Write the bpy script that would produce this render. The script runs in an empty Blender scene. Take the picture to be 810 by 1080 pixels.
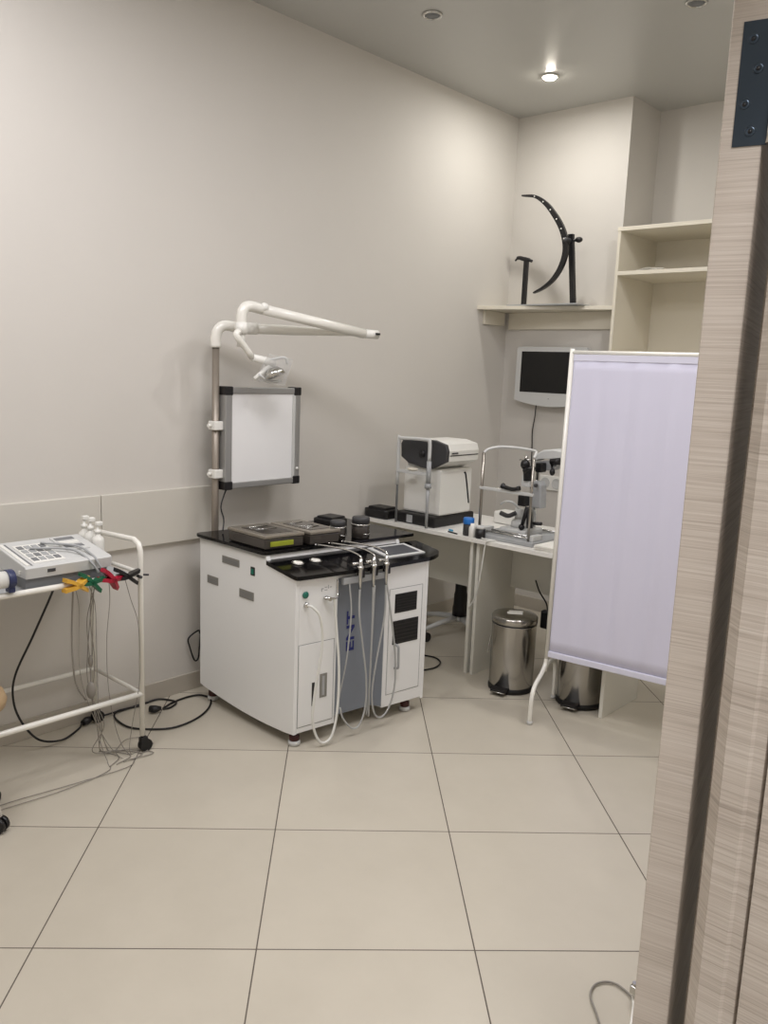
import bpy, bmesh, math, random
from mathutils import Vector, Matrix
random.seed(7)
PI = math.pi
scene = bpy.context.scene
COL = scene.collection

# ---------------------------------------------------------------- camera numbers
FOC, YAW, PITCH, ROLL = 880.98, -0.73402, 0.16923, 0.0387
CAM = Vector((3.26904, -0.63397, 1.57272))
_f = Vector((math.sin(YAW)*math.cos(PITCH), math.cos(YAW)*math.cos(PITCH), -math.sin(PITCH)))
_r = Vector((math.cos(YAW), -math.sin(YAW), 0)); _u = _r.cross(_f)
RT = _r*math.cos(ROLL) + _u*math.sin(ROLL)
UP = -_r*math.sin(ROLL) + _u*math.cos(ROLL)
def at(px, py, ax, v):
    d = _f + RT*((px-405)/FOC) - UP*((py-540)/FOC)
    k = 'xyz'.index(ax)
    return CAM + d*((v-CAM[k])/d[k])

# ---------------------------------------------------------------- materials
def lin(h):
    h = h.lstrip('#')
    o = []
    for i in (0, 2, 4):
        c = int(h[i:i+2], 16)/255
        o.append(c/12.92 if c <= .04045 else ((c+.055)/1.055)**2.4)
    return (*o, 1)
MATS = {}
def mat(name, hexc, rough=.5, metal=0., var=.04, scale=8., bump=0., coat=0., trans=0., emit=0., alpha=1., spec=.5, bscale=None, stretch=None):
    m = bpy.data.materials.new(name); m.use_nodes = True
    nt = m.node_tree; N = nt.nodes; L = nt.links
    b = N['Principled BSDF']
    c = lin(hexc)
    tc = N.new('ShaderNodeTexCoord'); nz = N.new('ShaderNodeTexNoise'); nz.inputs['Scale'].default_value = scale
    mp = N.new('ShaderNodeMapping'); L.new(tc.outputs['Object'], mp.inputs['Vector']); L.new(mp.outputs['Vector'], nz.inputs['Vector'])
    if stretch: mp.inputs['Scale'].default_value = stretch
    nz.inputs['Detail'].default_value = 4
    mx = N.new('ShaderNodeMix'); mx.data_type = 'RGBA'
    mx.inputs[6].default_value = tuple(max(0, x*(1-var)) for x in c[:3])+(1,)
    mx.inputs[7].default_value = tuple(min(1, x*(1+var)) for x in c[:3])+(1,)
    L.new(nz.outputs['Fac'], mx.inputs[0]); L.new(mx.outputs[2], b.inputs['Base Color'])
    b.inputs['Roughness'].default_value = rough; b.inputs['Metallic'].default_value = metal
    b.inputs['Coat Weight'].default_value = coat; b.inputs['Transmission Weight'].default_value = trans
    b.inputs['Specular IOR Level'].default_value = spec
    if alpha < 1: b.inputs['Alpha'].default_value = alpha
    if emit: b.inputs['Emission Color'].default_value = c; b.inputs['Emission Strength'].default_value = emit
    if bump:
        bp = N.new('ShaderNodeBump'); bp.inputs['Strength'].default_value = bump; bp.inputs['Distance'].default_value = .002
        n2 = N.new('ShaderNodeTexNoise'); n2.inputs['Scale'].default_value = bscale or scale*10; n2.inputs['Detail'].default_value = 5
        L.new(mp.outputs['Vector'], n2.inputs['Vector']); L.new(n2.outputs['Fac'], bp.inputs['Height']); L.new(bp.outputs['Normal'], b.inputs['Normal'])
    MATS[name] = m
    return m

WALL = mat('wall_paint', '#cdc9c2', .75, var=.02, scale=3, bump=.15, bscale=60)
WALL2 = mat('bumper_board', '#cbc7bd', .5, var=.02, scale=3)
CEIL = mat('stretch_ceiling', '#b9b9b5', .35, var=.01, scale=2, spec=.5)
WHITE = mat('white_laminate', '#e8e6e0', .35, var=.015, scale=5)
SHELF = mat('cream_laminate', '#dcd6c6', .45, var=.02, scale=5)
PANELG = mat('pale_grey_laminate', '#dbd9cf', .4, var=.02, scale=5)
CAB = mat('white_lacquer', '#eaebea', .22, var=.01, scale=4, coat=.3)
CABG = mat('blue_grey_lacquer', '#7f858e', .35, var=.03, scale=6)
BLACKG = mat('black_glass', '#08080a', .10, var=.1, scale=6, spec=.35)
BLACK = mat('black_plastic', '#131214', .4, var=.1, scale=20)
RUBBER = mat('black_rubber', '#0e0d0d', .6, var=.1, scale=20)
DGREY = mat('dark_grey_plastic', '#3a3a3c', .45, var=.06, scale=12)
GREYP = mat('grey_plastic', '#a3a5a6', .45, var=.03, scale=10)
LGREY = mat('light_grey_plastic', '#c9cac8', .4, var=.02, scale=10)
MIDG = mat('mid_grey_plastic', '#77797b', .5, var=.04, scale=10)
WPL = mat('white_plastic', '#e6e5df', .35, var=.015, scale=10)
WENAM = mat('white_enamel_tube', '#e8e6de', .25, var=.01, scale=10, coat=.3)
CHROME = mat('chrome', '#c9c8c4', .12, 1., var=.03, scale=12)
STEEL = mat('brushed_steel', '#a8a29a', .3, 1., var=.05, scale=6, stretch=(1, 1, 30))
BINST = mat('polished_bin_steel', '#b4b1ab', .2, 1., var=.05, scale=4, stretch=(1, 1, .3), bump=.2, bscale=6)
ALU = mat('aluminium_profile', '#a3a3a1', .42, .6, var=.04, scale=8)
PLATE = mat('vent_grille_grey', '#8c8a84', .5, .3, var=.05, scale=20)
OPAL = mat('opal_panel', '#eaeaea', .3, var=.02, scale=4)
POLE = mat('taupe_metal_pole', '#8f867b', .35, .4, var=.03, scale=8)
SCREENK = mat('dark_display', '#050608', .15, var=.1, scale=3)
SCRG = mat('grey_display', '#55565a', .15, var=.1, scale=8)
HOSEW = mat('white_hose', '#dcdcd6', .4, var=.02, scale=20)
HOSEG = mat('grey_hose', '#a9aaa8', .4, var=.03, scale=20)
CORDG = mat('grey_cord', '#8a857d', .5, var=.05, scale=20)
YEL = mat('yellow_plastic', '#d9a83f', .35, var=.05, scale=20)
GRN = mat('green_plastic', '#0f5a3c', .35, var=.05, scale=20)
RED = mat('red_plastic', '#a01530', .35, var=.05, scale=20)
NAVY = mat('navy_ink', '#20286e', .4, var=.05, scale=20)
BLUE = mat('blue_plastic', '#1f6fc0', .35, var=.05, scale=20)
DBLUE = mat('dark_blue_plastic', '#2b3358', .4, var=.05, scale=20)
CYAN = mat('cyan_plastic', '#4aa0c8', .35, var=.05, scale=20)
SMOKE = mat('smoky_acrylic', '#3b3632', .15, var=.1, scale=10, coat=.4)
TRAYG = mat('tray_contents', '#6d6558', .35, .5, var=.6, scale=60)
TRAYL = mat('tray_lid', '#8a8378', .18, .35, var=.1, scale=12)
LIME = mat('lime_plastic', '#9aa32c', .4, var=.2, scale=30)
REDF = mat('dark_red_plastic', '#3c120d', .35, var=.05, scale=20)
PAPER = mat('paper', '#e9e7df', .7, var=.02, scale=10)
TAN = mat('tan_vinyl', '#a48b69', .5, var=.04, scale=10)
CLEAR = mat('clear_acrylic', '#f4f6f8', .05, var=.01, scale=5, alpha=.22)
HINGE = mat('hinge_steel', '#46505a', .3, .85, var=.12, scale=14)
FABRIC = mat('screen_fabric', '#d9d8ea', .85, var=.015, scale=6, bump=.25, bscale=350)
HEM = mat('screen_hem', '#dcdcec', .8, var=.015, scale=6, bump=.25, bscale=350)
GROUTM = mat('putty_gap', '#6f665a', .7, var=.05, scale=10)
GREENB = mat('green_switch', '#1d6a5a', .3, var=.05, scale=20)
SKIRT = mat('baseboard_tile', '#b5aea2', .35, var=.03, scale=6)

def wood():
    m = bpy.data.materials.new('pale_oak_laminate'); m.use_nodes = True
    nt = m.node_tree; N = nt.nodes; L = nt.links; b = N['Principled BSDF']
    tc = N.new('ShaderNodeTexCoord')
    def noise(sc, scale, det, dist=0.):
        mp = N.new('ShaderNodeMapping'); mp.inputs['Scale'].default_value = sc
        L.new(tc.outputs['Object'], mp.inputs['Vector'])
        n = N.new('ShaderNodeTexNoise'); n.inputs['Scale'].default_value = scale; n.inputs['Detail'].default_value = det
        n.inputs['Distortion'].default_value = dist
        L.new(mp.outputs['Vector'], n.inputs['Vector']); return n
    a = noise((1.5, 1.5, 120), 3, 5, .25); c = noise((.7, .7, 14), 2.2, 3); d = noise((3, 3, 330), 3, 2)
    r = N.new('ShaderNodeValToRGB'); cr = r.color_ramp
    cr.elements[0].position = .34; cr.elements[0].color = lin('#9e9387')
    cr.elements[1].position = .63; cr.elements[1].color = lin('#cac1b5')
    e = cr.elements.new(.47); e.color = lin('#b8ada0')
    ad = N.new('ShaderNodeMix'); ad.inputs[0].default_value = .35
    L.new(a.outputs['Fac'], ad.inputs[2]); L.new(c.outputs['Fac'], ad.inputs[3])
    ae = N.new('ShaderNodeMix'); ae.inputs[0].default_value = .3
    L.new(ad.outputs[0], ae.inputs[2]); L.new(d.outputs['Fac'], ae.inputs[3])
    L.new(ae.outputs[0], r.inputs['Fac']); L.new(r.outputs['Color'], b.inputs['Base Color'])
    b.inputs['Roughness'].default_value = .5
    bp = N.new('ShaderNodeBump'); bp.inputs['Strength'].default_value = .25; bp.inputs['Distance'].default_value = .001
    L.new(d.outputs['Fac'], bp.inputs['Height']); L.new(bp.outputs['Normal'], b.inputs['Normal'])
    return m
WOOD = wood()

def tiles():
    m = bpy.data.materials.new('floor_tile'); m.use_nodes = True
    nt = m.node_tree; N = nt.nodes; L = nt.links; b = N['Principled BSDF']
    tc = N.new('ShaderNodeTexCoord')
    s = N.new('ShaderNodeVectorMath'); s.operation = 'SUBTRACT'; s.inputs[1].default_value = (-.01912, 1.53438, 0)
    L.new(tc.outputs['Object'], s.inputs[0])
    r = N.new('ShaderNodeVectorRotate'); r.rotation_type = 'Z_AXIS'; r.inputs['Angle'].default_value = -.78283
    L.new(s.outputs[0], r.inputs['Vector'])
    k = N.new('ShaderNodeVectorMath'); k.operation = 'SCALE'; k.inputs['Scale'].default_value = 1/.6
    L.new(r.outputs[0], k.inputs[0])
    sp = N.new('ShaderNodeSeparateXYZ'); L.new(k.outputs[0], sp.inputs[0])
    def mth(op, *i):
        n = N.new('ShaderNodeMath'); n.operation = op
        for q, x in enumerate(i):
            if isinstance(x, (int, float)): n.inputs[q].default_value = x
            else: L.new(x, n.inputs[q])
        return n.outputs[0]
    def edge(o):
        f = mth('ABSOLUTE', mth('SUBTRACT', mth('FRACT', mth('ADD', o, 100.5)), .5))
        return f
    e = mth('MINIMUM', edge(sp.outputs[0]), edge(sp.outputs[1]))
    mask = mth('LESS_THAN', e, .0033)
    fl = N.new('ShaderNodeVectorMath'); fl.operation = 'FLOOR'; L.new(k.outputs[0], fl.inputs[0])
    wn = N.new('ShaderNodeTexWhiteNoise'); L.new(fl.outputs[0], wn.inputs['Vector'])
    nz = N.new('ShaderNodeTexNoise'); nz.inputs['Scale'].default_value = 5; nz.inputs['Detail'].default_value = 8; nz.inputs['Roughness'].default_value = .6
    L.new(tc.outputs['Object'], nz.inputs['Vector'])
    v = mth('ADD', mth('MULTIPLY', wn.outputs['Value'], .25), mth('MULTIPLY', nz.outputs['Fac'], .75))
    cm = N.new('ShaderNodeMix'); cm.data_type = 'RGBA'
    cm.inputs[6].default_value = lin('#b6afa0'); cm.inputs[7].default_value = lin('#c7c0b1')
    L.new(v, cm.inputs[0])
    gm = N.new('ShaderNodeMix'); gm.data_type = 'RGBA'; gm.inputs[7].default_value = lin('#5d544b')
    L.new(mask, gm.inputs[0]); L.new(cm.outputs[2], gm.inputs[6]); L.new(gm.outputs[2], b.inputs['Base Color'])
    L.new(mth('ADD', mth('MULTIPLY', nz.outputs['Fac'], .12), mth('ADD', .26, mth('MULTIPLY', mask, .4))), b.inputs['Roughness'])
    bp = N.new('ShaderNodeBump'); bp.inputs['Strength'].default_value = .6; bp.inputs['Distance'].default_value = .001
    L.new(mth('SUBTRACT', 1, mask), bp.inputs['Height']); L.new(bp.outputs['Normal'], b.inputs['Normal'])
    return m
TILE = tiles()

# ---------------------------------------------------------------- geometry helpers
class MB:
    def __init__(s): s.bm = bmesh.new(); s.mats = []
    def _mi(s, m):
        if m not in s.mats: s.mats.append(m)
        return s.mats.index(m)
    def _tag(s, faces, m):
        i = s._mi(m)
        for f in faces: f.material_index = i
    def box(s, a, b, m=None, bevel=0., M=None, seg=2):
        a = Vector(a); b = Vector(b)
        r = bmesh.ops.create_cube(s.bm, size=1)
        vs = r['verts']
        for v in vs: v.co = Vector(((a[i]+b[i])/2 + v.co[i]*(b[i]-a[i]) for i in range(3)))
        if bevel:
            es = list({e for v in vs for e in v.link_edges})
            q = bmesh.ops.bevel(s.bm, geom=es, offset=bevel, segments=seg, affect='EDGES', profile=.5)
            vs = list({v for f in q['faces'] for v in f.verts} | {v for v in vs if v.is_valid})
        if M:
            for v in vs: v.co = M @ v.co
        s._tag({f for v in vs for f in v.link_faces}, m)
        return s
    def prism(s, pts, vec, m=None, bevel=0.):
        vec = Vector(vec)
        lo = [s.bm.verts.new(Vector(p)) for p in pts]; hi = [s.bm.verts.new(Vector(p)+vec) for p in pts]
        n = len(pts); fs = [s.bm.faces.new(lo), s.bm.faces.new(hi[::-1])]
        for i in range(n): fs.append(s.bm.faces.new((lo[i], hi[i], hi[(i+1) % n], lo[(i+1) % n])))
        if bevel:
            es = list({e for f in fs[:2] for e in f.edges})
            q = bmesh.ops.bevel(s.bm, geom=es, offset=bevel, segments=2, affect='EDGES', profile=.5)
            fs = [f for f in fs if f.is_valid] + list(q['faces'])
        s._tag(fs, m); return s
    def tube(s, pts, r, m=None, n=10, caps=True, smooth=0):
        pts = [Vector(p) for p in pts]
        if smooth: pts = catmull(pts, smooth)
        rs = r if isinstance(r, (list, tuple)) else None
        rings = []; prev = None
        for i, p in enumerate(pts):
            if i == 0: t = pts[1]-p
            elif i == len(pts)-1: t = p-pts[-2]
            else: t = (pts[i+1]-p).normalized() + (p-pts[i-1]).normalized()
            t.normalize()
            if prev is None:
                a = Vector((0, 0, 1)) if abs(t.z) < .9 else Vector((1, 0, 0))
                x = t.cross(a).normalized()
            else:
                x = (prev - t*prev.dot(t)); x = x.normalized() if x.length > 1e-6 else t.orthogonal().normalized()
            prev = x; y = t.cross(x)
            if rs: rr = rs[min(len(rs)-1, int(round(i*(len(rs)-1)/(len(pts)-1))))]
            else: rr = r
            rings.append([s.bm.verts.new(p + (x*math.cos(2*PI*k/n) + y*math.sin(2*PI*k/n))*rr) for k in range(n)])
        fs = []
        for A, B in zip(rings, rings[1:]):
            for k in range(n): fs.append(s.bm.faces.new((A[k], A[(k+1) % n], B[(k+1) % n], B[k])))
        for f in fs: f.smooth = True
        if caps: fs += [s.bm.faces.new(rings[0][::-1]), s.bm.faces.new(rings[-1])]
        s._tag(fs, m); return s
    def cyl(s, a, b, r, m=None, n=20, r2=None):
        return s.tube([a, b], [r, r if r2 is None else r2], m, n)
    def lathe(s, c, prof, m=None, n=28, axis=(0, 0, 1)):
        c = Vector(c); q = Vector((0, 0, 1)).rotation_difference(Vector(axis))
        rings = []
        for r, z in prof:
            rings.append([s.bm.verts.new(c + q @ Vector((r*math.cos(2*PI*k/n), r*math.sin(2*PI*k/n), z))) for k in range(n)])
        fs = []
        for A, B in zip(rings, rings[1:]):
            for k in range(n): f = s.bm.faces.new((A[k], A[(k+1) % n], B[(k+1) % n], B[k])); f.smooth = True; fs.append(f)
        fs += [s.bm.faces.new(rings[0][::-1]), s.bm.faces.new(rings[-1])]
        s._tag(fs, m); return s
    def ball(s, c, r, m=None, sc=(1, 1, 1)):
        v = bmesh.ops.create_icosphere(s.bm, subdivisions=3, radius=1)['verts']
        for q in v: q.co = Vector(c) + Vector((q.co.x*r*sc[0], q.co.y*r*sc[1], q.co.z*r*sc[2]))
        fs = {f for q in v for f in q.link_faces}
        for f in fs: f.smooth = True
        s._tag(fs, m); return s
    def sheet(s, grid, m=None, thick=0.):
        V = [[s.bm.verts.new(Vector(p)) for p in row] for row in grid]; fs = []
        for i in range(len(V)-1):
            for j in range(len(V[0])-1):
                f = s.bm.faces.new((V[i][j], V[i+1][j], V[i+1][j+1], V[i][j+1])); f.smooth = True; fs.append(f)
        s._tag(fs, m); return s
    def build(s, name, m=None, parent=None, solid=0.):
        if m is not None:
            for i, q in enumerate(s.mats):
                if q is None: s.mats[i] = m
        if not s.mats: s.mats = [m]
        bmesh.ops.recalc_face_normals(s.bm, faces=s.bm.faces[:])
        me = bpy.data.meshes.new(name)
        loc = Vector((0, 0, 0))
        if parent is not None: loc = world_loc(parent)
        for v in s.bm.verts: v.co -= loc
        s.bm.to_mesh(me); s.bm.free()
        for q in s.mats: me.materials.append(q)
        o = bpy.data.objects.new(name, me); COL.objects.link(o)
        if parent is not None: o.parent = parent
        if solid:
            md = o.modifiers.new('solid', 'SOLIDIFY'); md.thickness = solid; md.offset = 0
        return o
def world_loc(o):
    l = Vector(o.location)
    while o.parent: o = o.parent; l += Vector(o.location)
    return l
def catmull(P, k):
    P = [Vector(p) for p in P]; out = []
    Q = [P[0]*2-P[1]] + P + [P[-1]*2-P[-2]]
    for i in range(1, len(Q)-2):
        a, b, c, d = Q[i-1:i+3]
        for j in range(k):
            t = j/k
            out.append(.5*((2*b) + (c-a)*t + (2*a-5*b+4*c-d)*t*t + (3*b-a-3*c+d)*t**3))
    out.append(P[-1]); return out
def thing(name, loc, label, cat, group=None):
    o = bpy.data.objects.new(name, None); COL.objects.link(o); o.location = loc; o.empty_display_size = .05
    o['label'] = label; o['category'] = cat
    if group: o['group'] = group
    return o
def tag(o, label, cat, group=None):
    o['label'] = label; o['category'] = cat
    if group: o['group'] = group
    return o
def struct(o): o['kind'] = 'structure'; return o
def copy_tree(o, parent=None):
    c = o.copy(); COL.objects.link(c); c.parent = parent
    for ch in [q for q in list(COL.objects) if q.parent == o and q is not c]: copy_tree(ch, c)
    return c
def flat_text(name, body, size, m, mat4, parent, extrude=.0006):
    cu = bpy.data.curves.new(name, 'FONT'); cu.body = body; cu.size = size; cu.extrude = extrude
    cu.align_x = 'CENTER'; cu.align_y = 'CENTER'; cu.offset = size*.018
    o = bpy.data.objects.new(name+'_tmp', cu); COL.objects.link(o)
    bpy.context.view_layer.update()
    me = bpy.data.meshes.new_from_object(o.evaluated_get(bpy.context.evaluated_depsgraph_get()))
    bpy.data.objects.remove(o)
    me.transform(mat4)
    me.transform(Matrix.Translation(-world_loc(parent)))
    me.materials.clear(); me.materials.append(m)
    q = bpy.data.objects.new(name, me); COL.objects.link(q); q.parent = parent
    return q
def V(*a): return Vector(a)

# ================================================================= THE ROOM
H = 3.195; YB = 4.142; YR = 4.512; XR = 2.986; YF = -.85
b = MB(); b.box((-.2, -2.0, -.1), (4.75, 4.75, 0)); struct(b.build('floor', TILE))
b = MB(); b.box((-.2, -2.0, H), (4.75, 4.75, H+.1)); struct(b.build('ceiling', CEIL))
b = MB(); b.box((-.15, YF, 0), (0, YR+.1, H)); struct(b.build('wall_left', WALL))
b = MB()
b.prism([(0, YB, 0), (.79, YB, 0), (.79, YR, 0), (XR, YR, 0), (XR, YR+.1, 0), (0, YR+.1, 0)], (0, 0, H)); struct(b.build('wall_back', WALL))
b = MB(); b.box((-.15, YF-.1, 0), (XR+.12, YF, H)); struct(b.build('wall_front', WALL))
# right wall with the doorway y -.72 .. .19 ; lintel above 2.1
b = MB(); b.box((XR+.005, .25, 0), (XR+.115, YR+.1, H)); b.box((XR+.005, YF, 0), (XR+.115, -.80, H)); b.box((XR+.005, -.80, 2.16), (XR+.115, .25, H))
struct(b.build('wall_right', WALL))
b = MB(); b.box((4.65, -2, 0), (4.75, 4.7, H)); struct(b.build('wall_corridor', WALL))
# baseboards
b = MB(); b.box((0, YF, 0), (.012, YB, .085), bevel=.002); struct(b.build('baseboard_left', SKIRT))
b = MB(); b.box((.012, YB-.012, 0), (.79, YB, .085), bevel=.002); struct(b.build('baseboard_back', SKIRT))
# bumper boards along the left wall (two lengths, butt joint)
for i, (y0, y1) in enumerate(((YF, 1.163), (1.166, 1.735))):
    b = MB(); b.box((0, y0, .747), (.022, y1, .997), bevel=.003); struct(b.build('trim_%d' % (i+1), WALL2))

# door frame (jamb reveal of the doorway) seen at the right edge
Z0, Z1 = 0.0, 2.12
b = MB()
b.prism([(2.986, .205, 0), (3.001, .19, 0), (3.024, .19, 0), (3.027, .193, 0), (3.038, .193, 0), (3.0395, .199, 0), (3.0415, .199, 0), (3.043, .188, 0), (3.125, .188, 0), (3.125, .26, 0), (2.986, .26, 0)], (0, 0, 2.16))
jamb = struct(b.build('trim_3', WOOD))
b = MB(); b.prism([(2.965, .262, 0), (2.986, .262, 0), (2.986, .34, 0), (2.972, .34, 0)], (0, 0, 2.2)); b.box((3.125, .2, 0), (3.14, .29, 2.2), bevel=.003)
struct(b.build('trim_4', WOOD))
b = MB(); b.box((2.986, -.80, 2.12), (3.125, .19, 2.16), bevel=.002); b.box((2.986, -.80, 0), (3.125, -.76, 2.12), bevel=.002)
struct(b.build('trim_5', WOOD))
# open door leaf: we look at its hinge edge
e = V(.974, .225, 0).normalized(); n_ = V(-.225, .974, 0).normalized()
A = V(2.922, .218, 0); T = .0382
door = bpy.data.objects.new('door_1', None); COL.objects.link(door); door.location = A; struct(door)
door['label'] = 'open pale oak door leaf seen edge on'
def dP(s, t, z): return A + e*s + n_*t + V(0, 0, z)
b = MB(); b.prism([dP(.001, 0, .008), dP(T-.001, 0, .008), dP(T, .001, .008), dP(T, .8, .008), dP(0, .8, .008), dP(0, .001, .008)], (0, 0, 2.1)); b.build('door_leaf', WOOD, door)
def hinge(zc):
    b = MB(); z0, z1 = zc-.056, zc+.056
    b.prism([dP(.0115, -.0012, z0), dP(T+.004, -.0012, z0), dP(T+.004, .0015, z0), dP(.0115, .0015, z0)], (0, 0, z1-z0))
    h = b.build('hinge', HINGE, door)
    k = MB(); kc = dP(T+.0085, -.003, 0)
    zz = [z0, z0+.03, z0+.058, z0+.086, z1]
    for i in range(4): k.cyl(kc+V(0, 0, zz[i]+.0004), kc+V(0, 0, zz[i+1]-.0004), .0055, n=16)
    k.build('hinge_knuckle', CHROME, h)
    w = MB(); w.prism([kc+V(.004, 0, z0), V(2.992, .197, z0), V(2.994, .2, z0), kc+V(.004, .003, z0)], (0, 0, z1-z0)); w.build('jamb_plate', HINGE, h)
    for s, dz in ((.021, .040), (.028, .013), (.019, -.018), (.0265, -.043)):
        q = MB(); c = dP(s, -.0013, zc+dz)
        q.lathe(c, [(.0030, .0), (.0048, .0), (.0046, .0005), (.0032, .0006), (.0018, .0002), (.0001, .0002)], axis=-n_, n=20)
        sc_ = q.build('screw', HINGE, h)
        q = MB(); q.lathe(c, [(.0019, .0003), (.0019, .0008), (.0001, .0008)], axis=-n_, n=12); q.build('screw_slot', BLACK, sc_)
for zc in (1.853, .30): hinge(zc)

# ================================================================= CEILING LIGHTS
def downlight(x, y, lit, label):
    t = thing('ceiling_downlight', (x, y, H), label, 'ceiling light', 'round ceiling downlights')
    b = MB(); b.lathe((x, y, H), [(.036, -.0005), (.048, -.0005), (.048, -.006), (.044, -.009), (.037, -.009), (.035, -.003)]); b.build('trim_ring', CHROME if not lit else WPL, t)
    b = MB(); b.lathe((x, y, H), [(.0005, -.004), (.035, -.004), (.034, -.0065), (.0005, -.007)] if not lit else [(.0005, -.004), (.035, -.004), (.034, -.010), (.027, -.017), (.015, -.021), (.0005, -.022)])
    b.build('lens', LAMP if lit else MIDG, t)
    return t
LAMP = mat('lit_lens', '#fff6e6', .3, emit=70.)
downlight(.572, 3.577, True, 'lit round downlight in the ceiling near the back corner')
downlight(.563, 2.566, False, 'unlit round grey downlight in the ceiling above the left wall')
downlight(1.563, 3.155, False, 'unlit round downlight in the ceiling in front of the bookcase recess')
def lamp(name, loc, power, size, col=(1, .93, .84), spread=PI, shape='DISK', rot=None, sy=None):
    l = bpy.data.lights.new(name, 'AREA'); l.shape = shape; l.size = size; l.energy = power; l.color = col; l.spread = spread
    if sy: l.size_y = sy
    o = bpy.data.objects.new(name, l); COL.objects.link(o); o.location = loc
    if rot: o.rotation_euler = rot
    return o
lamp('downlight_lamp', (.572, 3.577, H-.028), 3.9, .07, (1, .98, .95))
# added panels above the frame, invented to fill the room with soft light
def panel(x, y, s, power, label):
    t = thing('added_fill_panel', (x, y, H), label, 'ceiling light')
    b = MB(); b.box((x-s/2-.02, y-s/2-.02, H-.012), (x+s/2+.02, y+s/2+.02, H-.001), bevel=.002); b.build('frame', WPL, t)
    lamp('panel_fill', (x, y, H-.02), power, s, (.985, .965, 1), PI, 'SQUARE')
panel(1.75, 1.1, .7, 14.5, 'added unseen square fill light on the ceiling over the middle of the room')
panel(2.45, 2.5, .6, 7, 'added unseen square fill light on the ceiling above the screen side of the room')
panel(.9, .1, .7, 13.5, 'added unseen square fill light on the ceiling above the trolley end of the room')
downlight(1.9, 2.9, True, 'added unseen lit downlight in the ceiling over the white screen')  # added out of view, standing in for light from the downlight by the recess
lamp('downlight_lamp', (1.9, 2.9, H-.028), 5, .07, (1, .98, .97))  # light of the added downlight, casts the arc's shadow
lamp('corridor_fill', (3.9, -.9, H-.03), 26, .6, (.985, .965, 1), PI, 'SQUARE')  # added fill behind the camera, no corridor fixture is modelled

# ================================================================= WALL SHELF AND BOOKCASE
BX0, BX1, BY = .826, 2.2, 4.02
t = thing('wall_shelf', (0, YB, 1.99), 'cream corner wall shelf carrying the black curved instrument, above the monitor', 'shelf')
b = MB(); b.prism([(.001, 3.80, 1.972), (BX0, 4.02, 1.972), (BX0, YB-.001, 1.972), (.001, YB-.001, 1.972)], (0, 0, .022), bevel=.0015); b.build('shelf_board', SHELF, t)
b = MB(); b.box((.03, YB-.02, 1.865), (.785, YB-.001, 1.971), bevel=.001); b.build('batten', SHELF, t)
b = MB(); b.box((.001, 3.87, 1.885), (.018, YB-.05, 1.971), bevel=.001); b.build('batten', SHELF, t)

t = thing('bookcase', (BX0, YR, 0), 'tall cream built-in bookcase of open compartments behind the folding screen', 'bookcase')
b = MB(); b.box((BX0, BY, 0), (BX0+.018, YR-.001, 2.44), bevel=.001); b.build('side_panel', SHELF, t)
b = MB(); b.box((BX1-.018, BY, 0), (BX1, YR-.001, 2.44), bevel=.001); b.build('side_panel', SHELF, t)
b = MB(); b.box((BX0+.018, YR-.012, 0), (BX1-.018, YR-.002, 2.42)); b.build('back_panel', SHELF, t)
for z in (2.418, 2.168, 1.70, 1.25, .8, .35):
    b = MB()
    x0, x1 = (BX0-.002, BX1) if z > 2.4 else (BX0+.018, BX1-.018)
    b.box((x0, BY-.003, z), (x1, YR-.012, z+.022), bevel=.001); b.build('shelf', SHELF, t)
b = MB()
for i in range(4):
    M = Matrix.Translation((1.0+.012*i, 4.075, 2.1905+.0035*i)) @ Matrix.Rotation(.1+.2*i, 4, 'Z')
    b.box((-.05, -.045, .0005), (.05, .045, .0030), M=M)
o = b.build('paper_stack', PAPER); tag(o, 'few loose white papers lying on the bookcase shelf', 'papers')

# ================================================================= PERIMETER (black arc) ON THE SHELF
t = thing('arc_perimeter', (.42, 3.96, 1.994), 'black crescent arc vision perimeter on the wall shelf', 'eye instrument')
b = MB(); b.box((.17, 3.88, 1.9942), (.67, 4.03, 2.003), bevel=.002); b.build('base_plate', GREYP, t)
b = MB()  # crescent
ctrl = [(551, 206.5), (565, 207.5), (576, 215), (585, 226.5), (592, 239), (596, 252), (596.5, 266), (592, 281), (584, 294), (574, 303), (563, 309)]
YP = 3.90
path = catmull([at(x, y, 'y', YP) for x, y in ctrl], 5)
n = len(path); L_, R_ = [], []
for i, p in enumerate(path):
    tg = (path[min(i+1, n-1)]-path[max(i-1, 0)]).normalized()
    nn = V(tg.z, 0, -tg.x); w = .004+.0125*math.sin(PI*i/(n-1))**.8
    L_.append(p+nn*w); R_.append(p-nn*w)
d = V(0, .022, 0)
vs = [[b.bm.verts.new(q) for q in (l-d*.5, r-d*.5, r+d*.5, l+d*.5)] for l, r in zip(L_, R_)]
for P, Q in zip(vs, vs[1:]):
    for k in range(4): b.bm.faces.new((P[k], P[(k+1) % 4], Q[(k+1) % 4], Q[k]))
b.bm.faces.new(vs[0]); b.bm.faces.new(vs[-1][::-1])
arc = b.build('arc', BLACK, t)
for i in (5, 9, 13, 17, 21, 25):
    q = MB(); q.lathe(path[i]+V(0, -.0142, 0), [(.0001, 0), (.0045, 0), (.004, .0012), (.0001, .0016)], axis=(0, -1, 0), n=14); q.build('degree_stud', WPL, arc)
pc = at(596, 255, 'y', 3.93)
b = MB(); top = at(602.5, 247, 'y', 3.95); bot = V(.600, 3.955, 2.003)
b.prism([bot+V(-.016, -.01, 0), bot+V(.016, -.01, 0), bot+V(.016, .012, 0), bot+V(-.016, .012, 0)], top-bot); b.build('post', BLACK, t)
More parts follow.
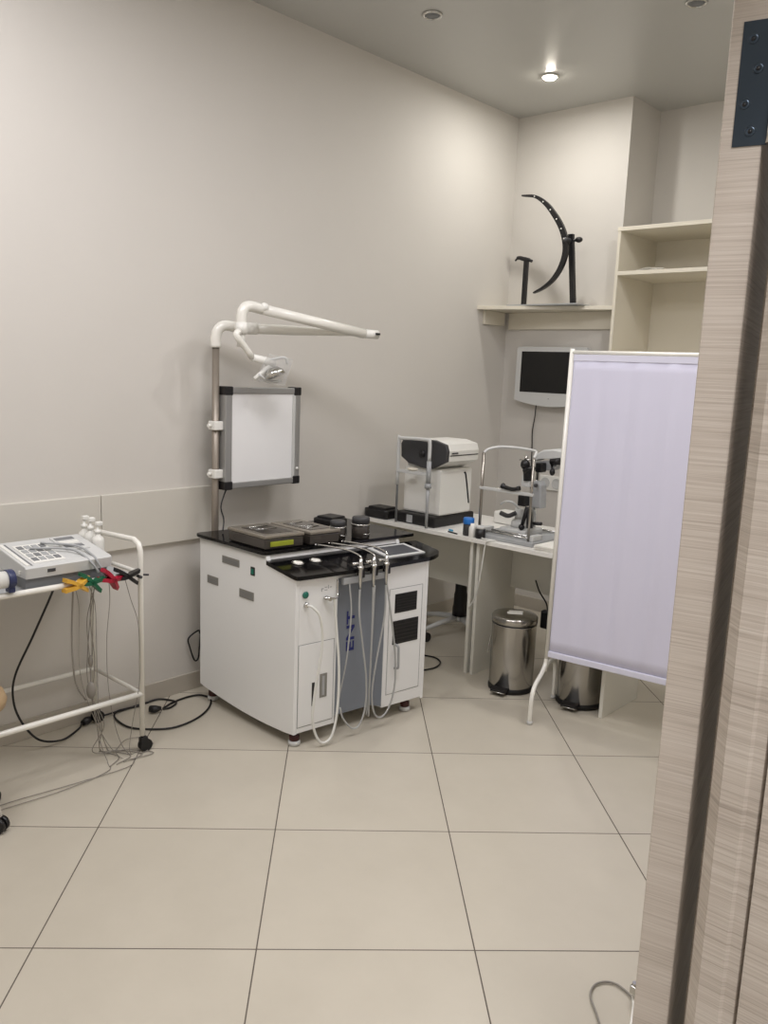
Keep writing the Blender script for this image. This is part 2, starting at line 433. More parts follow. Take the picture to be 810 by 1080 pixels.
b = MB(); b.lathe(at(595, 253, 'y', 3.885), [(.0001, 0), (.016, 0), (.018, .008), (.018, .06), (.015, .07), (.0001, .07)], axis=(0, 1, 0)); b.build('pivot_hub', DGREY, t)
b = MB(); k = at(609, 253, 'y', 3.95); b.cyl(at(600, 254, 'y', 3.95), k, .008); b.ball(k+V(.01, 0, 0), .021, sc=(1.1, 1, .8)); b.build('knob', BLACK, t)
b = MB(); c0 = V(.265, 3.93, 2.003); c1 = at(552, 275, 'y', 3.93)
b.box((c0.x-.014, c0.y-.01, c0.z), (c0.x+.014, c0.y+.01, c1.z)); b.build('chin_post', BLACK, t)
b = MB(); l = at(543.5, 275, 'y', 3.93); r = at(561, 275.5, 'y', 3.93); mid = at(552, 273, 'y', 3.93)
b.tube([l, at(547, 272, 'y', 3.93), mid, at(557, 274, 'y', 3.93), r], [.006, .012, .013, .012, .009], n=12, smooth=4); b.build('chin_rest', BLACK, t)

# ================================================================= MONITOR ON THE BACK WALL
t = thing('wall_monitor', (.4, YB, 1.57), 'white framed monitor with a black display hanging on the back wall under the shelf', 'monitor')
y0 = 4.07
b = MB()
pts = [(.155, y0, 1.752), (.645, y0, 1.752), (.658, y0, 1.74), (.658, y0, 1.41)]
for i in range(9):
    a = i/8; pts.append((.658-.505*a, y0, 1.41-.03*math.sin(PI*a)-.006))
pts += [(.143, y0, 1.41), (.143, y0, 1.74)]
b.prism(pts, (0, .045, 0), bevel=.004); b.build('bezel', LGREY, t)
b = MB(); b.box((.185, y0-.002, 1.462), (.617, y0+.004, 1.722)); b.build('display', SCREENK, t)
b = MB(); b.box((.33, y0+.04, 1.5), (.47, YB-.001, 1.64), bevel=.003); b.build('wall_bracket', DGREY, t)
b = MB(); b.lathe((.405, y0+.001, 1.425), [(.0001, 0), (.004, 0), (.003, .002), (.0001, .002)], axis=(0, -1, 0), n=12); b.build('power_button', MIDG, t)
b = MB(); b.tube([(.30, 4.10, 1.40), at(564, 440, 'y', 4.12), at(561.5, 455, 'y', 4.13), at(561, 475, 'y', 4.132), at(560, 520, 'y', 4.132), (.33, 4.132, .745)], .0035, n=8, smooth=6)
b.build('power_cord', BLACK, t)
# socket panel on the wall
t = thing('wall_socket', (.42, YB, .86), 'white double wall socket on the back wall behind the slit lamp', 'socket')
b = MB(); b.box((.345, YB-.01, .83), (.52, YB-.0005, .925), bevel=.003); b.build('frame', WPL, t)
for x in (.39, .475):
    b = MB(); b.lathe((x, YB-.0105, .878), [(.034, 0), (.034, .003), (.03, .003), (.028, -.006), (.0001, -.006)], axis=(0, -1, 0)); b.build('socket_well', LGREY, t)

# ================================================================= DESKS
ZD = .737
def desk(x0, x1, zm, label):
    t = thing('desk', (x0, 2.79, 0), label, 'desk', 'white panel desks along the back wall')
    b = MB(); b.box((x0, 2.79, ZD-.022), (x1, 3.42, ZD), bevel=.0015); b.build('desktop', WHITE, t)
    for xa in ((x0+.01), (x1-.028)):
        b = MB(); b.box((xa, 2.82, 0), (xa+.018, 3.18, ZD-.022), bevel=.001); b.build('side_panel', PANELG, t)
    b = MB(); b.box((x0+.028, 3.13, zm), (x1-.028, 3.148, ZD-.022), bevel=.001); b.build('modesty_panel', PANELG, t)
    return t
desk(.0135, .793, .37, 'white laminate desk in the corner carrying the autorefractor')
desk(.795, 1.585, .43, 'white laminate desk carrying the slit lamp, steel bin in its kneehole')

# ================================================================= AUTOREFRACTOR
X0, X1, Y0, Y1 = .225, .51, 2.83, 3.19
t = thing('autorefractor', (.37, 3.0, ZD), 'cream and black tabletop autorefractor with a chin rest on the corner desk', 'eye instrument')
b = MB(); b.box((X0, Y0, ZD+.0005), (X1, Y1, ZD+.06), bevel=.01, seg=3); b.build('base', BLACK, t)
b = MB(); b.prism([(X0+.02, Y0+.05, ZD+.06), (X1-.005, Y0+.045, ZD+.06), (X1-.005, Y1-.04, ZD+.06), (X0+.02, Y1-.04, ZD+.06)], (0, 0, .255), bevel=.012)
b.build('body', WPL, t)
b = MB(); b.prism([(X0+.03, Y0+.06, ZD+.30), (X1-.06, Y0+.06, ZD+.30), (X1-.06, Y1-.06, ZD+.30), (X0+.03, Y1-.06, ZD+.30)], (0, 0, .06), bevel=.01); b.build('neck', LGREY, t)
# head: rounded hood, front visor facing the patient (-y)
def headprof(y, s=1., g=0.):
    return [(X0+.005-g, y, 1.175), (X0+.02, y, 1.196+g), (X0+.10, y, 1.206+g), (.47, y, 1.208+g), (.545+g, y, 1.19), (.558+g, y, 1.155), (.555+g, y, 1.10), (.47, y, 1.058), (.42, y, 1.050), (.29, y, 1.068), (X0+.01-g, y, 1.10)]
b = MB(); b.prism(headprof(2.872, g=-.002), (0, .27, 0), bevel=.010); hd = b.build('head', WPL, t)
b = MB(); b.prism(headprof(2.852), (0, .024, 0), bevel=.006); b.build('visor', DGREY, t)
b = MB(); b.prism([(.5555, 2.88, 1.128), (.5580, 2.88, 1.131), (.5580, 3.13, 1.131), (.5555, 3.13, 1.128)], (0, 0, .0025)); b.build('seam', BLACK, t)
for i in range(5):
    b = MB(); b.box((.5572, 2.895+.011*i, 1.140), (.5592, 2.903+.011*i, 1.147)); b.build('badge_mark', DGREY, t)
b = MB(); b.lathe((.39, 2.851, 1.13), [(.0001, 0), (.012, 0), (.014, .004), (.02, .005), (.02, .008), (.0001, .008)], axis=(0, -1, 0)); b.build('lens', BLACK, t)
b = MB(); b.tube([(.5052, 3.08, 1.025), (.507, 3.095, 1.01), (.5065, 3.135, .85)], .0045, n=8, smooth=5); b.build('cable_slot', BLACK, t)
# chin rest frame
fr = MB(); fr.tube([(.262, 2.80, .95), (.262, 2.80, 1.195), (.28, 2.80, 1.207), (.455, 2.80, 1.212), (.478, 2.80, 1.20), (.48, 2.80, 1.10)], .010, n=10, smooth=4)
fr.box((.262, 2.79, 1.02), (.49, 2.81, 1.036), bevel=.002)
cf = fr.build('head_rest_frame', LGREY, t)
b = MB(); b.tube([(.262, 2.80, .73+.012), (.262, 2.80, 1.18)], .0065, n=10); b.build('upright', MIDG, t)
b = MB(); b.tube([(.48, 2.80, 1.1), (.48, 2.80, .98)], .013, n=12); b.tube([(.48, 2.80, .98), (.48, 2.80, .955)], .019, n=12); b.tube([(.48, 2.80, .955), (.48, 2.80, .87), (.48, 2.80, ZD+.001)], [.010, .008, .008], n=12); b.build('upright', GREYP, t)
b = MB(); b.ball((.36, 2.81, 1.045), .03, sc=(1.1, .8, .35)); b.build('chin_cup', SHELF, t)
b = MB(); b.box((X0+.09, Y0-.004, ZD+.008), (X0+.13, Y0+.004, ZD+.05), bevel=.002); b.build('joystick_mount', GREYP, t)

# ================================================================= SLIT LAMP
t = thing('slit_lamp', (.94, 3.0, ZD), 'grey and black slit lamp microscope with head rest frame on the desk by the screen', 'eye instrument')
b = MB(); b.box((.775, 2.835, ZD+.0005), (1.125, 3.22, ZD+.022), bevel=.004); b.build('base_plate', GREYP, t)
for y in (2.88, 2.93, 3.15):
    b = MB(); b.cyl((.80, y, ZD+.032), (1.10, y, ZD+.032), .005); b.build('rail', CHROME, t)
for x in (.80, 1.095):
    b = MB(); b.box((x-.016, 2.862, ZD+.022), (x+.016, 2.95, ZD+.05), bevel=.003); b.build('rail_cover', LGREY, t)
ZB = 1.172
b = MB(); b.tube([(.787, 2.86, ZD+.022), (.787, 2.86, ZB)], .008, n=10); b.build('upright', STEEL, t)
b = MB(); b.tube([(1.085, 2.86, ZD+.022), (1.085, 2.86, ZB)], .006, n=10); b.build('upright', STEEL, t)
b = MB(); b.tube([(.787, 2.86, ZB), (.795, 2.89, ZB+.018), (.83, 2.94, ZB+.03), (.90, 2.965, ZB+.032), (.97, 2.965, ZB+.03), (1.04, 2.94, ZB+.028), (1.077, 2.89, ZB+.02), (1.085, 2.86, ZB)], .0075, n=8, smooth=5); b.build('forehead_band', LGREY, t)
b = MB(); b.box((.775, 2.852, .985), (1.095, 2.868, 1.0), bevel=.002); b.build('chin_bar', LGREY, t)
b = MB(); b.tube([at(529.5, 512, 'y', 2.85), at(533, 514, 'y', 2.85), at(541, 516, 'y', 2.85), at(548, 515, 'y', 2.85)], [.015, .011, .010, .012], n=12, smooth=4); b.build('chin_cup', BLACK, t)
# carriage and column
b = MB(); b.box((.86, 2.93, ZD+.024), (1.02, 3.10, ZD+.055), bevel=.008); b.lathe((.93, 3.02, ZD+.055), [(.05, 0), (.045, .03), (.028, .045), (.0001, .045)]); b.lathe((.93, 3.02, ZD+.10), [(.03, 0), (.035, .02), (.03, .05), (.0001, .05)]); b.build('carriage', LGREY, t)
b = MB(); b.cyl(at(558.5, 557, 'y', 2.95), at(558, 537, 'y', 2.95), .016, r2=.014); b.build('joystick', BLACK, t)
b = MB(); b.cyl(at(551, 553, 'y', 2.94), at(556, 535, 'y', 2.94), .010); b.ball(at(550, 556, 'y', 2.94), .016); b.build('height_knob', BLACK, t)
b = MB(); b.cyl((.99, 3.05, ZD+.06), (.99, 3.05, 1.10), .012); b.build('column', CHROME, t)
b = MB(); b.tube([at(528, 532, 'y', 2.97), at(533, 529, 'y', 2.97), at(541, 530, 'y', 2.98), at(548, 537, 'y', 3.0), at(553, 542, 'y', 3.03)], .006, smooth=4); b.build('swing_arm', LGREY, t)
b = MB(); b.tube([at(528, 541, 'y', 2.96), at(536, 544, 'y', 2.96), at(544, 541, 'y', 2.97)], .012, smooth=4); b.build('lamp_arm_joint', DGREY, t)
b = MB(); q = at(552, 528, 'y', 2.95); b.box(q-V(.022, .02, .027), q+V(.022, .03, .027), bevel=.004); b.build('clutch_block', BLACK, t)
q = at(564, 524, 'y', 2.97)
b = MB(); b.prism([q+V(-.035, 0, -.06), q+V(.035, 0, -.055), q+V(.03, 0, .06), q+V(.015, 0, .08), q+V(-.03, 0, .075)], (0, .06, 0), bevel=.006); b.build('microscope_arm', GREYP, t)
q = at(556, 503, 'y', 2.95)
b = MB(); b.box(q-V(.024, .015, .05), q+V(.024, .03, .01), bevel=.004); b.build('prism_housing', LGREY, t)
b = MB(); b.cyl(at(557, 507, 'y', 2.95), at(557, 492, 'y', 2.95), .024, r2=.026); b.ball(at(554, 490, 'y', 2.94), .024, sc=(1, 1, 1.1)); b.cyl(at(553, 497, 'y', 2.93), at(563, 493, 'y', 2.93), .014); b.build('lamp_housing', BLACK, t)
b = MB(); b.cyl(at(555, 485, 'y', 2.94), at(555, 481, 'y', 2.94), .009); b.cyl(at(548, 485, 'y', 2.94), at(560, 485, 'y', 2.94), .004); b.build('tilt_lever', CHROME, t)
b = MB(); q = at(568, 493, 'y', 3.0); b.box(q-V(.02, .0, .025), q+V(.016, .05, .022), bevel=.004); b.build('filter_drum', BLACK, t)
b = MB(); p = at(563, 483, 'y', 3.04)
b.prism([p+V(-.01, 0, -.02), p+V(.005, 0, .018), p+V(.05, 0, .045), p+V(.11, 0, .055), p+V(.20, 0, .045), p+V(.20, 0, .01), p+V(.10, 0, .0), p+V(.05, 0, .01)], (0, .10, 0), bevel=.008)
b.build('head_cover', LGREY, t)
b = MB(); b.prism([p+V(.0, .01, -.02), p+V(.10, .01, -.004), p+V(.16, .01, .0), p+V(.10, .01, -.055), p+V(.03, .01, -.06)], (0, .08, 0), bevel=.006)
b.build('microscope_head', GREYP, t)
b = MB()
for dy in (0, .06):
    b.cyl(p+V(.10, .01+dy, -.01), p+V(.155, .0+dy, -.002), .018)
b.build('eyepiece', BLACK, t)
b = MB(); k = at(582.5, 498, 'y', 3.03); b.ball(k, .014, sc=(1, 1, 1.3)); b.cyl(k, k+V(-.02, .02, .04), .005); b.build('knob', BLACK, t)
b = MB(); k = at(564, 512, 'y', 2.95); b.cyl(k, k+V(.012, 0, .0), .009); b.build('lock_screw', DGREY, t)
b = MB(); b.cyl(at(560, 552, 'y', 2.98), at(571, 552.5, 'y', 2.98), .009); b.build('lock_lever', BLACK, t)

# small things on the desks
t = thing('wipes_tub', (.735, 2.835, ZD), 'blue lidded tub with a dark label on the desk beside the slit lamp base', 'tub')
b = MB(); b.lathe((.735, 2.835, ZD+.0005), [(.026, 0), (.028, .004), (.028, .055), (.025, .06)]); b.build('tub_body', DGREY, t)
b = MB(); b.lathe((.735, 2.835, ZD+.061), [(.028, 0), (.029, .004), (.029, .028), (.026, .032), (.0001, .032)]); b.build('lid', BLUE, t)
b = MB(); b.lathe((.775, 2.815, ZD+.0005), [(.016, 0), (.018, .003), (.018, .05), (.012, .058), (.010, .07), (.0001, .07)]); o = b.build('white_bottle', WPL); tag(o, 'tiny white bottle between the blue lidded tub and the dark jar', 'bottle')
t = thing('small_jar', (.825, 2.82, ZD), 'small dark jar with grey lid on the desk right of the blue lidded tub', 'jar')
b = MB(); b.lathe((.822, 2.822, ZD+.0005), [(.023, 0), (.025, .003), (.025, .05), (.0001, .05)]); b.build('jar_body', BLACK, t)
b = MB(); b.lathe((.822, 2.822, ZD+.051), [(.0255, 0), (.0255, .012), (.02, .014), (.0001, .014)]); b.build('lid', LGREY, t)
b = MB(); b.box((.60, 3.25, ZD+.0005), (.74, 3.36, ZD+.07), bevel=.01); o = b.build('tissue_box', WPL); tag(o, 'white box at the back of the corner desk behind the blue tub', 'box')
b = MB(); b.tube([(.62, 2.815, ZD+.004), (.69, 2.80, ZD+.004)], .0035); o = b.build('pen', BLACK); tag(o, 'black pen lying on the desk edge in front of the autorefractor', 'pen')
b = MB(); b.tube([(.60, 2.85, ZD+.006), (.625, 2.845, ZD+.006)], .005); o = b.build('cap', CYAN); tag(o, 'tiny light blue cap on the desk beside the autorefractor base', 'cap')
b = MB()
for i in range(6):
    M = Matrix.Translation((1.28, 2.95, ZD+.001+.004*i)) @ Matrix.Rotation(random.uniform(-.08, .08), 4, 'Z')
    b.box((-.12, -.15, 0), (.12, .15, .0035), M=M)
o = b.build('paper_stack', PAPER); tag(o, 'stack of white paper on the desk beside the slit lamp base', 'papers')
b = MB(); b.tube([(.80, 2.84, ZD+.008), (.86, 2.80, ZD+.006), (.92, 2.815, ZD+.005), (.90, 2.783, ZD+.004), (.885, 2.78, ZD-.02), (.875, 2.775, .6), (.84, 2.79, .45), (.79, 2.80, .36)], .0035, n=8, smooth=6)
o = b.build('hanging_cable', HOSEW); tag(o, 'thin white cable hanging over the desk edge below the slit lamp', 'cord')

# black pouches at the back
def pouch(loc, sx, sy, sz, label, rz):
    M = Matrix.Translation(loc) @ Matrix.Rotation(rz, 4, 'Z')
    b = MB()
    b.prism([M @ V(x*sx, y*sy, .0005) for x, y in ((-.5, -.42), (-.4, -.5), (.4, -.5), (.5, -.4), (.5, .4), (.4, .5), (-.4, .5), (-.5, .42))], (0, 0, sz*.75), bevel=.008)
    b.prism([M @ V(x*sx, y*sy, sz*.75-.004) for x, y in ((-.35, -.4), (.38, -.4), (.4, .4), (-.35, .4))], (0, 0, sz*.25), bevel=.006)
    return tag(b.build('equipment_case', BLACK), label, 'case')

# ================================================================= OFFICE CHAIR BEHIND THE DESK
cx, cy = .345, 3.33
t = thing('swivel_chair', (cx, cy, 0), 'swivel chair pushed under the corner desk, black column on a pale star base', 'chair')
b = MB()
b.lathe((cx, cy, 0), [(.035, .085), (.04, .10), (.035, .12), (.0001, .12)])
b.build('base_hub', LGREY, t)
for k in range(5):
    a = 2*PI*k/5 - 1.75
    d = V(math.cos(a), math.sin(a), 0)
    b = MB(); b.tube([V(cx, cy, .105)+d*.02, V(cx, cy, .095)+d*.15, V(cx, cy, .075)+d*.27], [.018, .016, .012], n=10); lg = b.build('star_leg', LGREY, t)
    w = V(cx, cy, 0)+d*.27; s = d.cross(V(0, 0, 1))
    b = MB(); b.cyl(w+V(0, 0, .028)-s*.022, w+V(0, 0, .028)-s*.005, .028); b.cyl(w+V(0, 0, .028)+s*.005, w+V(0, 0, .028)+s*.022, .028); b.cyl(w+V(0, 0, .03), w+V(0, 0, .075), .007)
    b.build('caster', BLACK, lg)
b = MB(); b.lathe((cx, cy, .12), [(.048, 0), (.046, .05), (.042, .07), (.04, .13), (.036, .15), (.034, .30), (.03, .325), (.0001, .325)]); b.build('gas_lift_cover', BLACK, t)
b = MB(); b.prism([(cx-.19, cy-.165, .445), (cx+.17, cy-.165, .445), (cx+.2, cy+.16, .445), (cx+.15, cy+.2, .445), (cx-.17, cy+.2, .445)], (0, 0, .05), bevel=.015); b.build('seat', BLACK, t)

# ================================================================= PEDAL BINS
def pedal_bin(x, y, rz, label):
    t = thing('pedal_bin', (0, 0, 0), label, 'bin', 'steel pedal bins under the desks')
    R = .111
    b = MB(); b.lathe((0, 0, 0), [(R-.01, .001), (R+.003, .004), (R+.003, .022), (R, .026), (R-.02, .026)], n=48); b.build('base_ring', RUBBER, t)
    b = MB(); b.lathe((0, 0, 0), [(R-.004, .024), (R, .028), (R, .34), (R+.002, .344), (R-.006, .348)], n=64); b.build('body', BINST, t)
    b = MB(); b.lathe((0, 0, 0), [(R-.004, .346), (R+.002, .346), (R+.002, .351), (R-.004, .351)], n=48); b.build('seal', BLACK, t)
    b = MB(); b.lathe((0, 0, 0), [(R-.002, .351), (R+.003, .354), (R+.003, .380), (R-.002, .386), (R-.03, .392), (R*.5, .396), (.0001, .397)], n=64); ld = b.build('lid', BINST, t)
    b = MB(); b.box((-.04, -.035, .3965), (.035, -.005, .3985), M=Matrix.Rotation(.5, 4, 'Z')); b.box((-.03, .005, .3965), (.04, .02, .3985), M=Matrix.Rotation(.5, 4, 'Z')); b.build('lid_sticker', PAPER, ld)
    b = MB(); b.prism([(-.036, -R-.045, .016), (.036, -R-.045, .016), (.042, -R+.012, .020), (-.042, -R+.012, .020)], (0, 0, .016), bevel=.003)
    b.box((-.012, -R, .006), (.012, -R+.03, .018)); pd_ = b.build('pedal', BLACK, t)
    b = MB(); b.tube([(-.038, -R-.046, .022), (.038, -R-.046, .022)], .0022, n=8); b.build('pedal_trim', CHROME, pd_)
    b = MB(); b.box((-.035, R-.012, .31), (.035, R+.022, .375), bevel=.006); b.build('lid_hinge', BLACK, t)
    b = MB(); b.tube([(-R-.004, .0, .30), (-R-.012, -.0, .26), (-R-.014, -.02, .20), (-R-.010, -.03, .17)], .003, n=8, smooth=5); b.build('bail_handle', CHROME, t)
    t.location = (x, y, 0); t.rotation_euler = (0, 0, rz)
    return t
bin1 = pedal_bin(1.058, 2.828, .15, 'polished steel pedal bin under the desk with white stickers on its lid')
bin2 = copy_tree(bin1); bin2.location = (1.40, 2.92, 0); bin2['label'] = 'steel pedal bin partly hidden behind the white screen and its foot'

# black adapter beside bin
t = thing('power_adapter', (1.12, 3.12, .42), 'black power adapter hanging on a cord behind the steel bin under the desk', 'adapter')
b = MB(); p = at(577, 652, 'y', 3.0); b.box(p-V(.03, .02, .055), p+V(.035, .02, .04), bevel=.008); b.build('adapter_body', BLACK, t)
b = MB(); b.tube([at(565, 612, 'y', 3.1), at(569, 624, 'y', 3.08), at(576, 636, 'y', 3.04), p+V(.0, 0, .035)], .004, smooth=5); b.build('cord', BLACK, t)

# ================================================================= FOLDING SCREEN
ang = math.radians(7); dr = V(math.cos(ang), math.sin(ang), 0); nr = V(-math.sin(ang), math.cos(ang), 0)
SB = V(1.333, 2.69, 0); ST = V(1.351, 2.69, 0)
W = .80
t = thing('privacy_screen', (1.73, 2.74, 0), 'tall white fabric privacy screen on a white tube frame beside the door', 'screen')
def S(s, z, o=0.):
    k = (z-.2)/1.5; return SB.lerp(ST, k) + dr*s + nr*o + V(0, 0, z)
for s, nm in ((0, 'pole'), (W, 'pole')):
    b = MB(); b.tube([S(s, .20), S(s, 1.693)], .0105, n=12); b.build('pole', WENAM, t)
    for sg in (1, -1):
        f = MB()
        end = S(s, 0) - nr*(.175*sg) if s else (V(1.376, 2.512, 0) if sg > 0 else V(1.285, 2.868, 0))
        base = S(s, .26)
        pm = end.lerp(base, .0); hd_ = (end-V(base.x, base.y, 0))
        if sg > 0:
            P = [base, S(s, .232)+hd_*.04, S(s, .20)+hd_*.32, S(s, .172)+hd_*.75, V(end.x, end.y, .125)-hd_*.03, V(end.x, end.y, .06), V(end.x, end.y, .012)]
        else:
            P = [S(s, .22), S(s, .225)+hd_*.35, S(s, .205)+hd_*.8, S(s, .165)+hd_*.98, V(end.x, end.y, .10), V(end.x, end.y, .012)]
        f.tube(P, .0105, n=12, smooth=6); lg = f.build('leg', WENAM, t)
        q = MB(); q.cyl(V(end.x, end.y, .0005), V(end.x, end.y, .016), .013); q.build('foot_cap', LGREY, lg)
b = MB(); b.tube([S(0, 1.677), S(W, 1.677)], .0095, n=12); b.build('top_rail', WENAM, t)
b = MB(); b.tube([S(0, .288), S(W, .288)], .006, n=12); b.build('bottom_rail', WENAM, t)
NX, NZ = 70, 24
g = []
for j in range(NZ+1):
    z = .30 + (1.655-.30)*j/NZ; row = []
    for i in range(NX+1):
        s = .012+(W-.024)*i/NX
        amp = .0045*(1-.75*j/NZ)
        o = amp*(math.sin(s*52)+.5*math.sin(s*91+1.3)) * min(1, s/.15) * min(1, max(0, (z-.30)/.12))
        row.append(S(s, z, o-.002))
    g.append(row)
b = MB(); b.sheet(g); b.build('fabric_panel', FABRIC, t, solid=.0012)
b = MB(); b.prism([S(.010, .272, -.009), S(W-.01, .272, -.009), S(W-.01, .272, .009), S(.010, .272, .009)], (.0003, 0, .03), bevel=.004); b.build('bottom_hem', HEM, t)
b = MB(); b.prism([S(.012, 1.640, -.006), S(W-.012, 1.640, -.006), S(W-.012, 1.640, .006), S(.012, 1.640, .006)], (.0003, 0, .030), bevel=.003); b.build('top_hem', HEM, t)

# ================================================================= ENT CABINET
CA = V(.9994, -.0336, 0); CB = V(.1403, .990, 0); CO = V(.144, 1.583, 0)
def c(u, v, z): return CO + CA*u + CB*v + V(0, 0, z)
D_, W_ = .685, .727
t = thing('treatment_cabinet', c(.34, .36, 0), 'white treatment cabinet with black glass top and hanging instrument hoses', 'medical cabinet')
CT = t
ZT = .79
# side panels with curved skirt
def side(v0, v1, par):
    prof = [(0, .785), (.49, .785), (.50, .752), (D_, .722), (D_, .058)]
    for k in range(1, 13):
        q = k/12; prof.append((D_*(1-q), .058+.024*q - .022*math.sin(PI*q)**.9*(1-.2*q)))
    b = MB(); b.prism([c(u, v0, z) for u, z in prof], CB*(v1-v0), bevel=.002)
    return b.build('side_panel', CAB, par)
side(0, .018, t); side(W_-.018, W_, t)
b = MB(); b.prism([c(.004, .0185, .08), c(.64, .0185, .08), c(.64, W_-.0185, .08), c(.004, W_-.0185, .08)], (0, 0, .62)); b.build('carcass', CAB, t)
# sloped white shoulder under the tops
b = MB(); b.prism([c(.47, .018, .74), c(.484, .018, .785), c(.49, .018, .745), c(D_-.01, .018, .718), c(D_-.01, .018, .70)], CB*(W_-.036)); b.build('shoulder', CAB, t)
b = MB(); b.prism([c(.0, .0, .772), c(.48, 0, .772), c(.48, W_, .772), c(0, W_, .772)], (0, 0, .0175), bevel=.001); b.build('top_deck', CAB, t)
# front columns
b = MB(); b.prism([c(.60, .0185, .06), c(D_, .0185, .06), c(D_, .21, .06), c(.60, .21, .06)], (0, 0, .66), bevel=.003); fl_ = b.build('front_column', CAB, t)
b = MB(); b.prism([c(.60, .474, .065), c(D_, .474, .065), c(D_, W_-.0185, .065), c(.60, W_-.0185, .065)], (0, 0, .655), bevel=.003); b.build('front_column', CAB, t)
b = MB(); b.prism([c(.6405, .2105, .075), c(.648, .2105, .075), c(.648, .444, .075), c(.683, .470, .075), c(.683, .4735, .075), c(.6405, .4735, .075)], (0, 0, .66)); gp = b.build('recess_panel', CABG, t)
gp['label'] = 'blue grey recessed panel'
# ENT lettering, reads upward
fn = CA.cross(V(0, 0, 1)).cross(V(0, 0, 1)); fn = V(CB.y, -CB.x, 0).normalized()
up = V(0, 0, 1); cb = CB.normalized()
M = Matrix((( up.x, -cb.x, fn.x, 0), (up.y, -cb.y, fn.y, 0), (up.z, -cb.z, fn.z, 0), (0, 0, 0, 1)))
pos = c(.6492, .318, .445)
M = Matrix.Translation(pos) @ M
txt = flat_text('lettering', 'ENT', .088, NAVY, M @ Matrix.Diagonal((1.12, .68, 1, 1)), gp)
# left front door
def rim(u, v0, v1, z0, z1, m, par, name, w=.0022, off=.0012):
    b = MB()
    for (a0, a1, b0, b1) in ((v0, v1, z0, z0+w), (v0, v1, z1-w, z1), (v0, v0+w, z0, z1), (v1-w, v1, z0, z1)):
        b.prism([c(u, a0, b0), c(u+off, a0, b0), c(u+off, a1, b0), c(u, a1, b0)], (0, 0, b1-b0))
    return b.build(name, m, par)
def plate(u, v0, v1, z0, z1, m, par, name, th=.002, bevel=0):
    b = MB(); b.prism([c(u, v0, z0), c(u+th, v0, z0), c(u+th, v1, z0), c(u, v1, z0)], (0, 0, z1-z0), bevel=bevel); return b.build(name, m, par)
d1 = plate(D_, .022, .196, .088, .440, CAB, t, 'door', .0022, .0006)
rim(D_, .018, .200, .084, .444, MIDG, d1, 'door_gap', .0016, .0008)
plate(D_+.0022, .088, .101, .168, .270, BLACK, d1, 'slot', .0015)
pl = plate(D_+.0022, .128, .163, .195, .300, PLATE, d1, 'finger_pull', .003, .0008)
plate(D_+.0052, .138, .150, .205, .290, GREYP, pl, 'pull_recess', .001)
# right front door
d2 = plate(D_, .500, .690, .125, .610, CAB, t, 'door', .0022, .0006)
rim(D_, .496, .694, .121, .614, MIDG, d2, 'door_gap', .0016, .0008)
for v0, v1, z0, z1 in ((.528, .658, .500, .588), (.521, .672, .354, .464)):
    lv = plate(D_+.0018, v0, v1, z0, z1, BLACK, d2, 'louvre_window', .002)
    for k in range(6):
        b = MB(); zz = z0+.006+(z1-z0-.01)*k/6
        b.prism([c(D_+.0036, v0+.004, zz), c(D_+.0056, v0+.004, zz+.004), c(D_+.0056, v1-.004, zz+.004), c(D_+.0036, v1-.004, zz)], (0, 0, .003)); b.build('slat', BLACK, lv)
b = MB(); b.tube([c(D_+.001, .537, .355), c(D_+.022, .537, .350), c(D_+.026, .538, .335), c(D_+.026, .541, .262), c(D_+.022, .542, .247), c(D_+.001, .542, .242)], .0055, n=10, smooth=3); b.build('handle', GREYP, d2)
# gas ports on the left column
b = MB(); b.lathe(c(D_, .046, .655), [(.014, 0), (.015, .004), (.011, .008), (.0001, .008)], axis=fn); b.build('green_port', GREENB, t)
b = MB(); b.lathe(c(D_, .051, .612), [(.012, 0), (.012, .006), (.008, .012), (.0001, .012)], axis=fn); b.build('hose_port', CHROME, t)
b = MB(); b.tube([c(D_+.005, .135, .632), c(D_+.02, .15, .628), c(D_+.02, .19, .628), c(D_+.005, .205, .648), c(D_+.003, .206, .70)], .005, n=8, smooth=3); b.cyl(c(D_+.002, .15, .628), c(D_+.03, .15, .628), .009); b.build('hose_hook', CHROME, t)
b = MB()
for k, (v, z, w, hh) in enumerate(((.125, .667, .012, .004), (.125, .657, .004, .014), (.142, .672, .014, .003), (.142, .660, .014, .003), (.160, .666, .003, .016), (.168, .670, .010, .003))):
    b.prism([c(D_, v, z), c(D_+.0008, v, z), c(D_+.0008, v+w, z), c(D_, v+w, z)], (0, 0, hh))
b.build('emblem', GREYP, t)
# vents and switch on the left side
def sp(u0, u1, z0, z1, m, par, name, th=.003):
    b = MB(); b.prism([c(u0, -.0002, z0), c(u0, -th, z0), c(u1, -th, z0), c(u1, -.0002, z0)], (0, 0, z1-z0), bevel=.0008); return b.build(name, m, par)
for u0, u1, z0, z1 in ((.177, .302, .700, .733), (.062, .145, .585, .622), (.307, .408, .572, .610)):
    v_ = sp(u0, u1, z0, z1, PLATE, t, 'vent_grille')
    for k in range(3):
        zz = z0+.008+(z1-z0-.012)*k/3
        b = MB(); b.prism([c(u0+.006, -.0031, zz), c(u0+.006, -.0038, zz), c(u1-.006, -.0038, zz), c(u1-.006, -.0031, zz)], (0, 0, .003)); b.build('vent_slat', MIDG, v_)
sw = sp(.386, .413, .685, .722, BLACK, t, 'power_switch')
b = MB(); b.prism([c(.392, -.0032, .692), c(.392, -.006, .692), c(.407, -.004, .692), c(.407, -.0032, .692)], (0, 0, .022)); b.build('rocker', GREENB, sw)
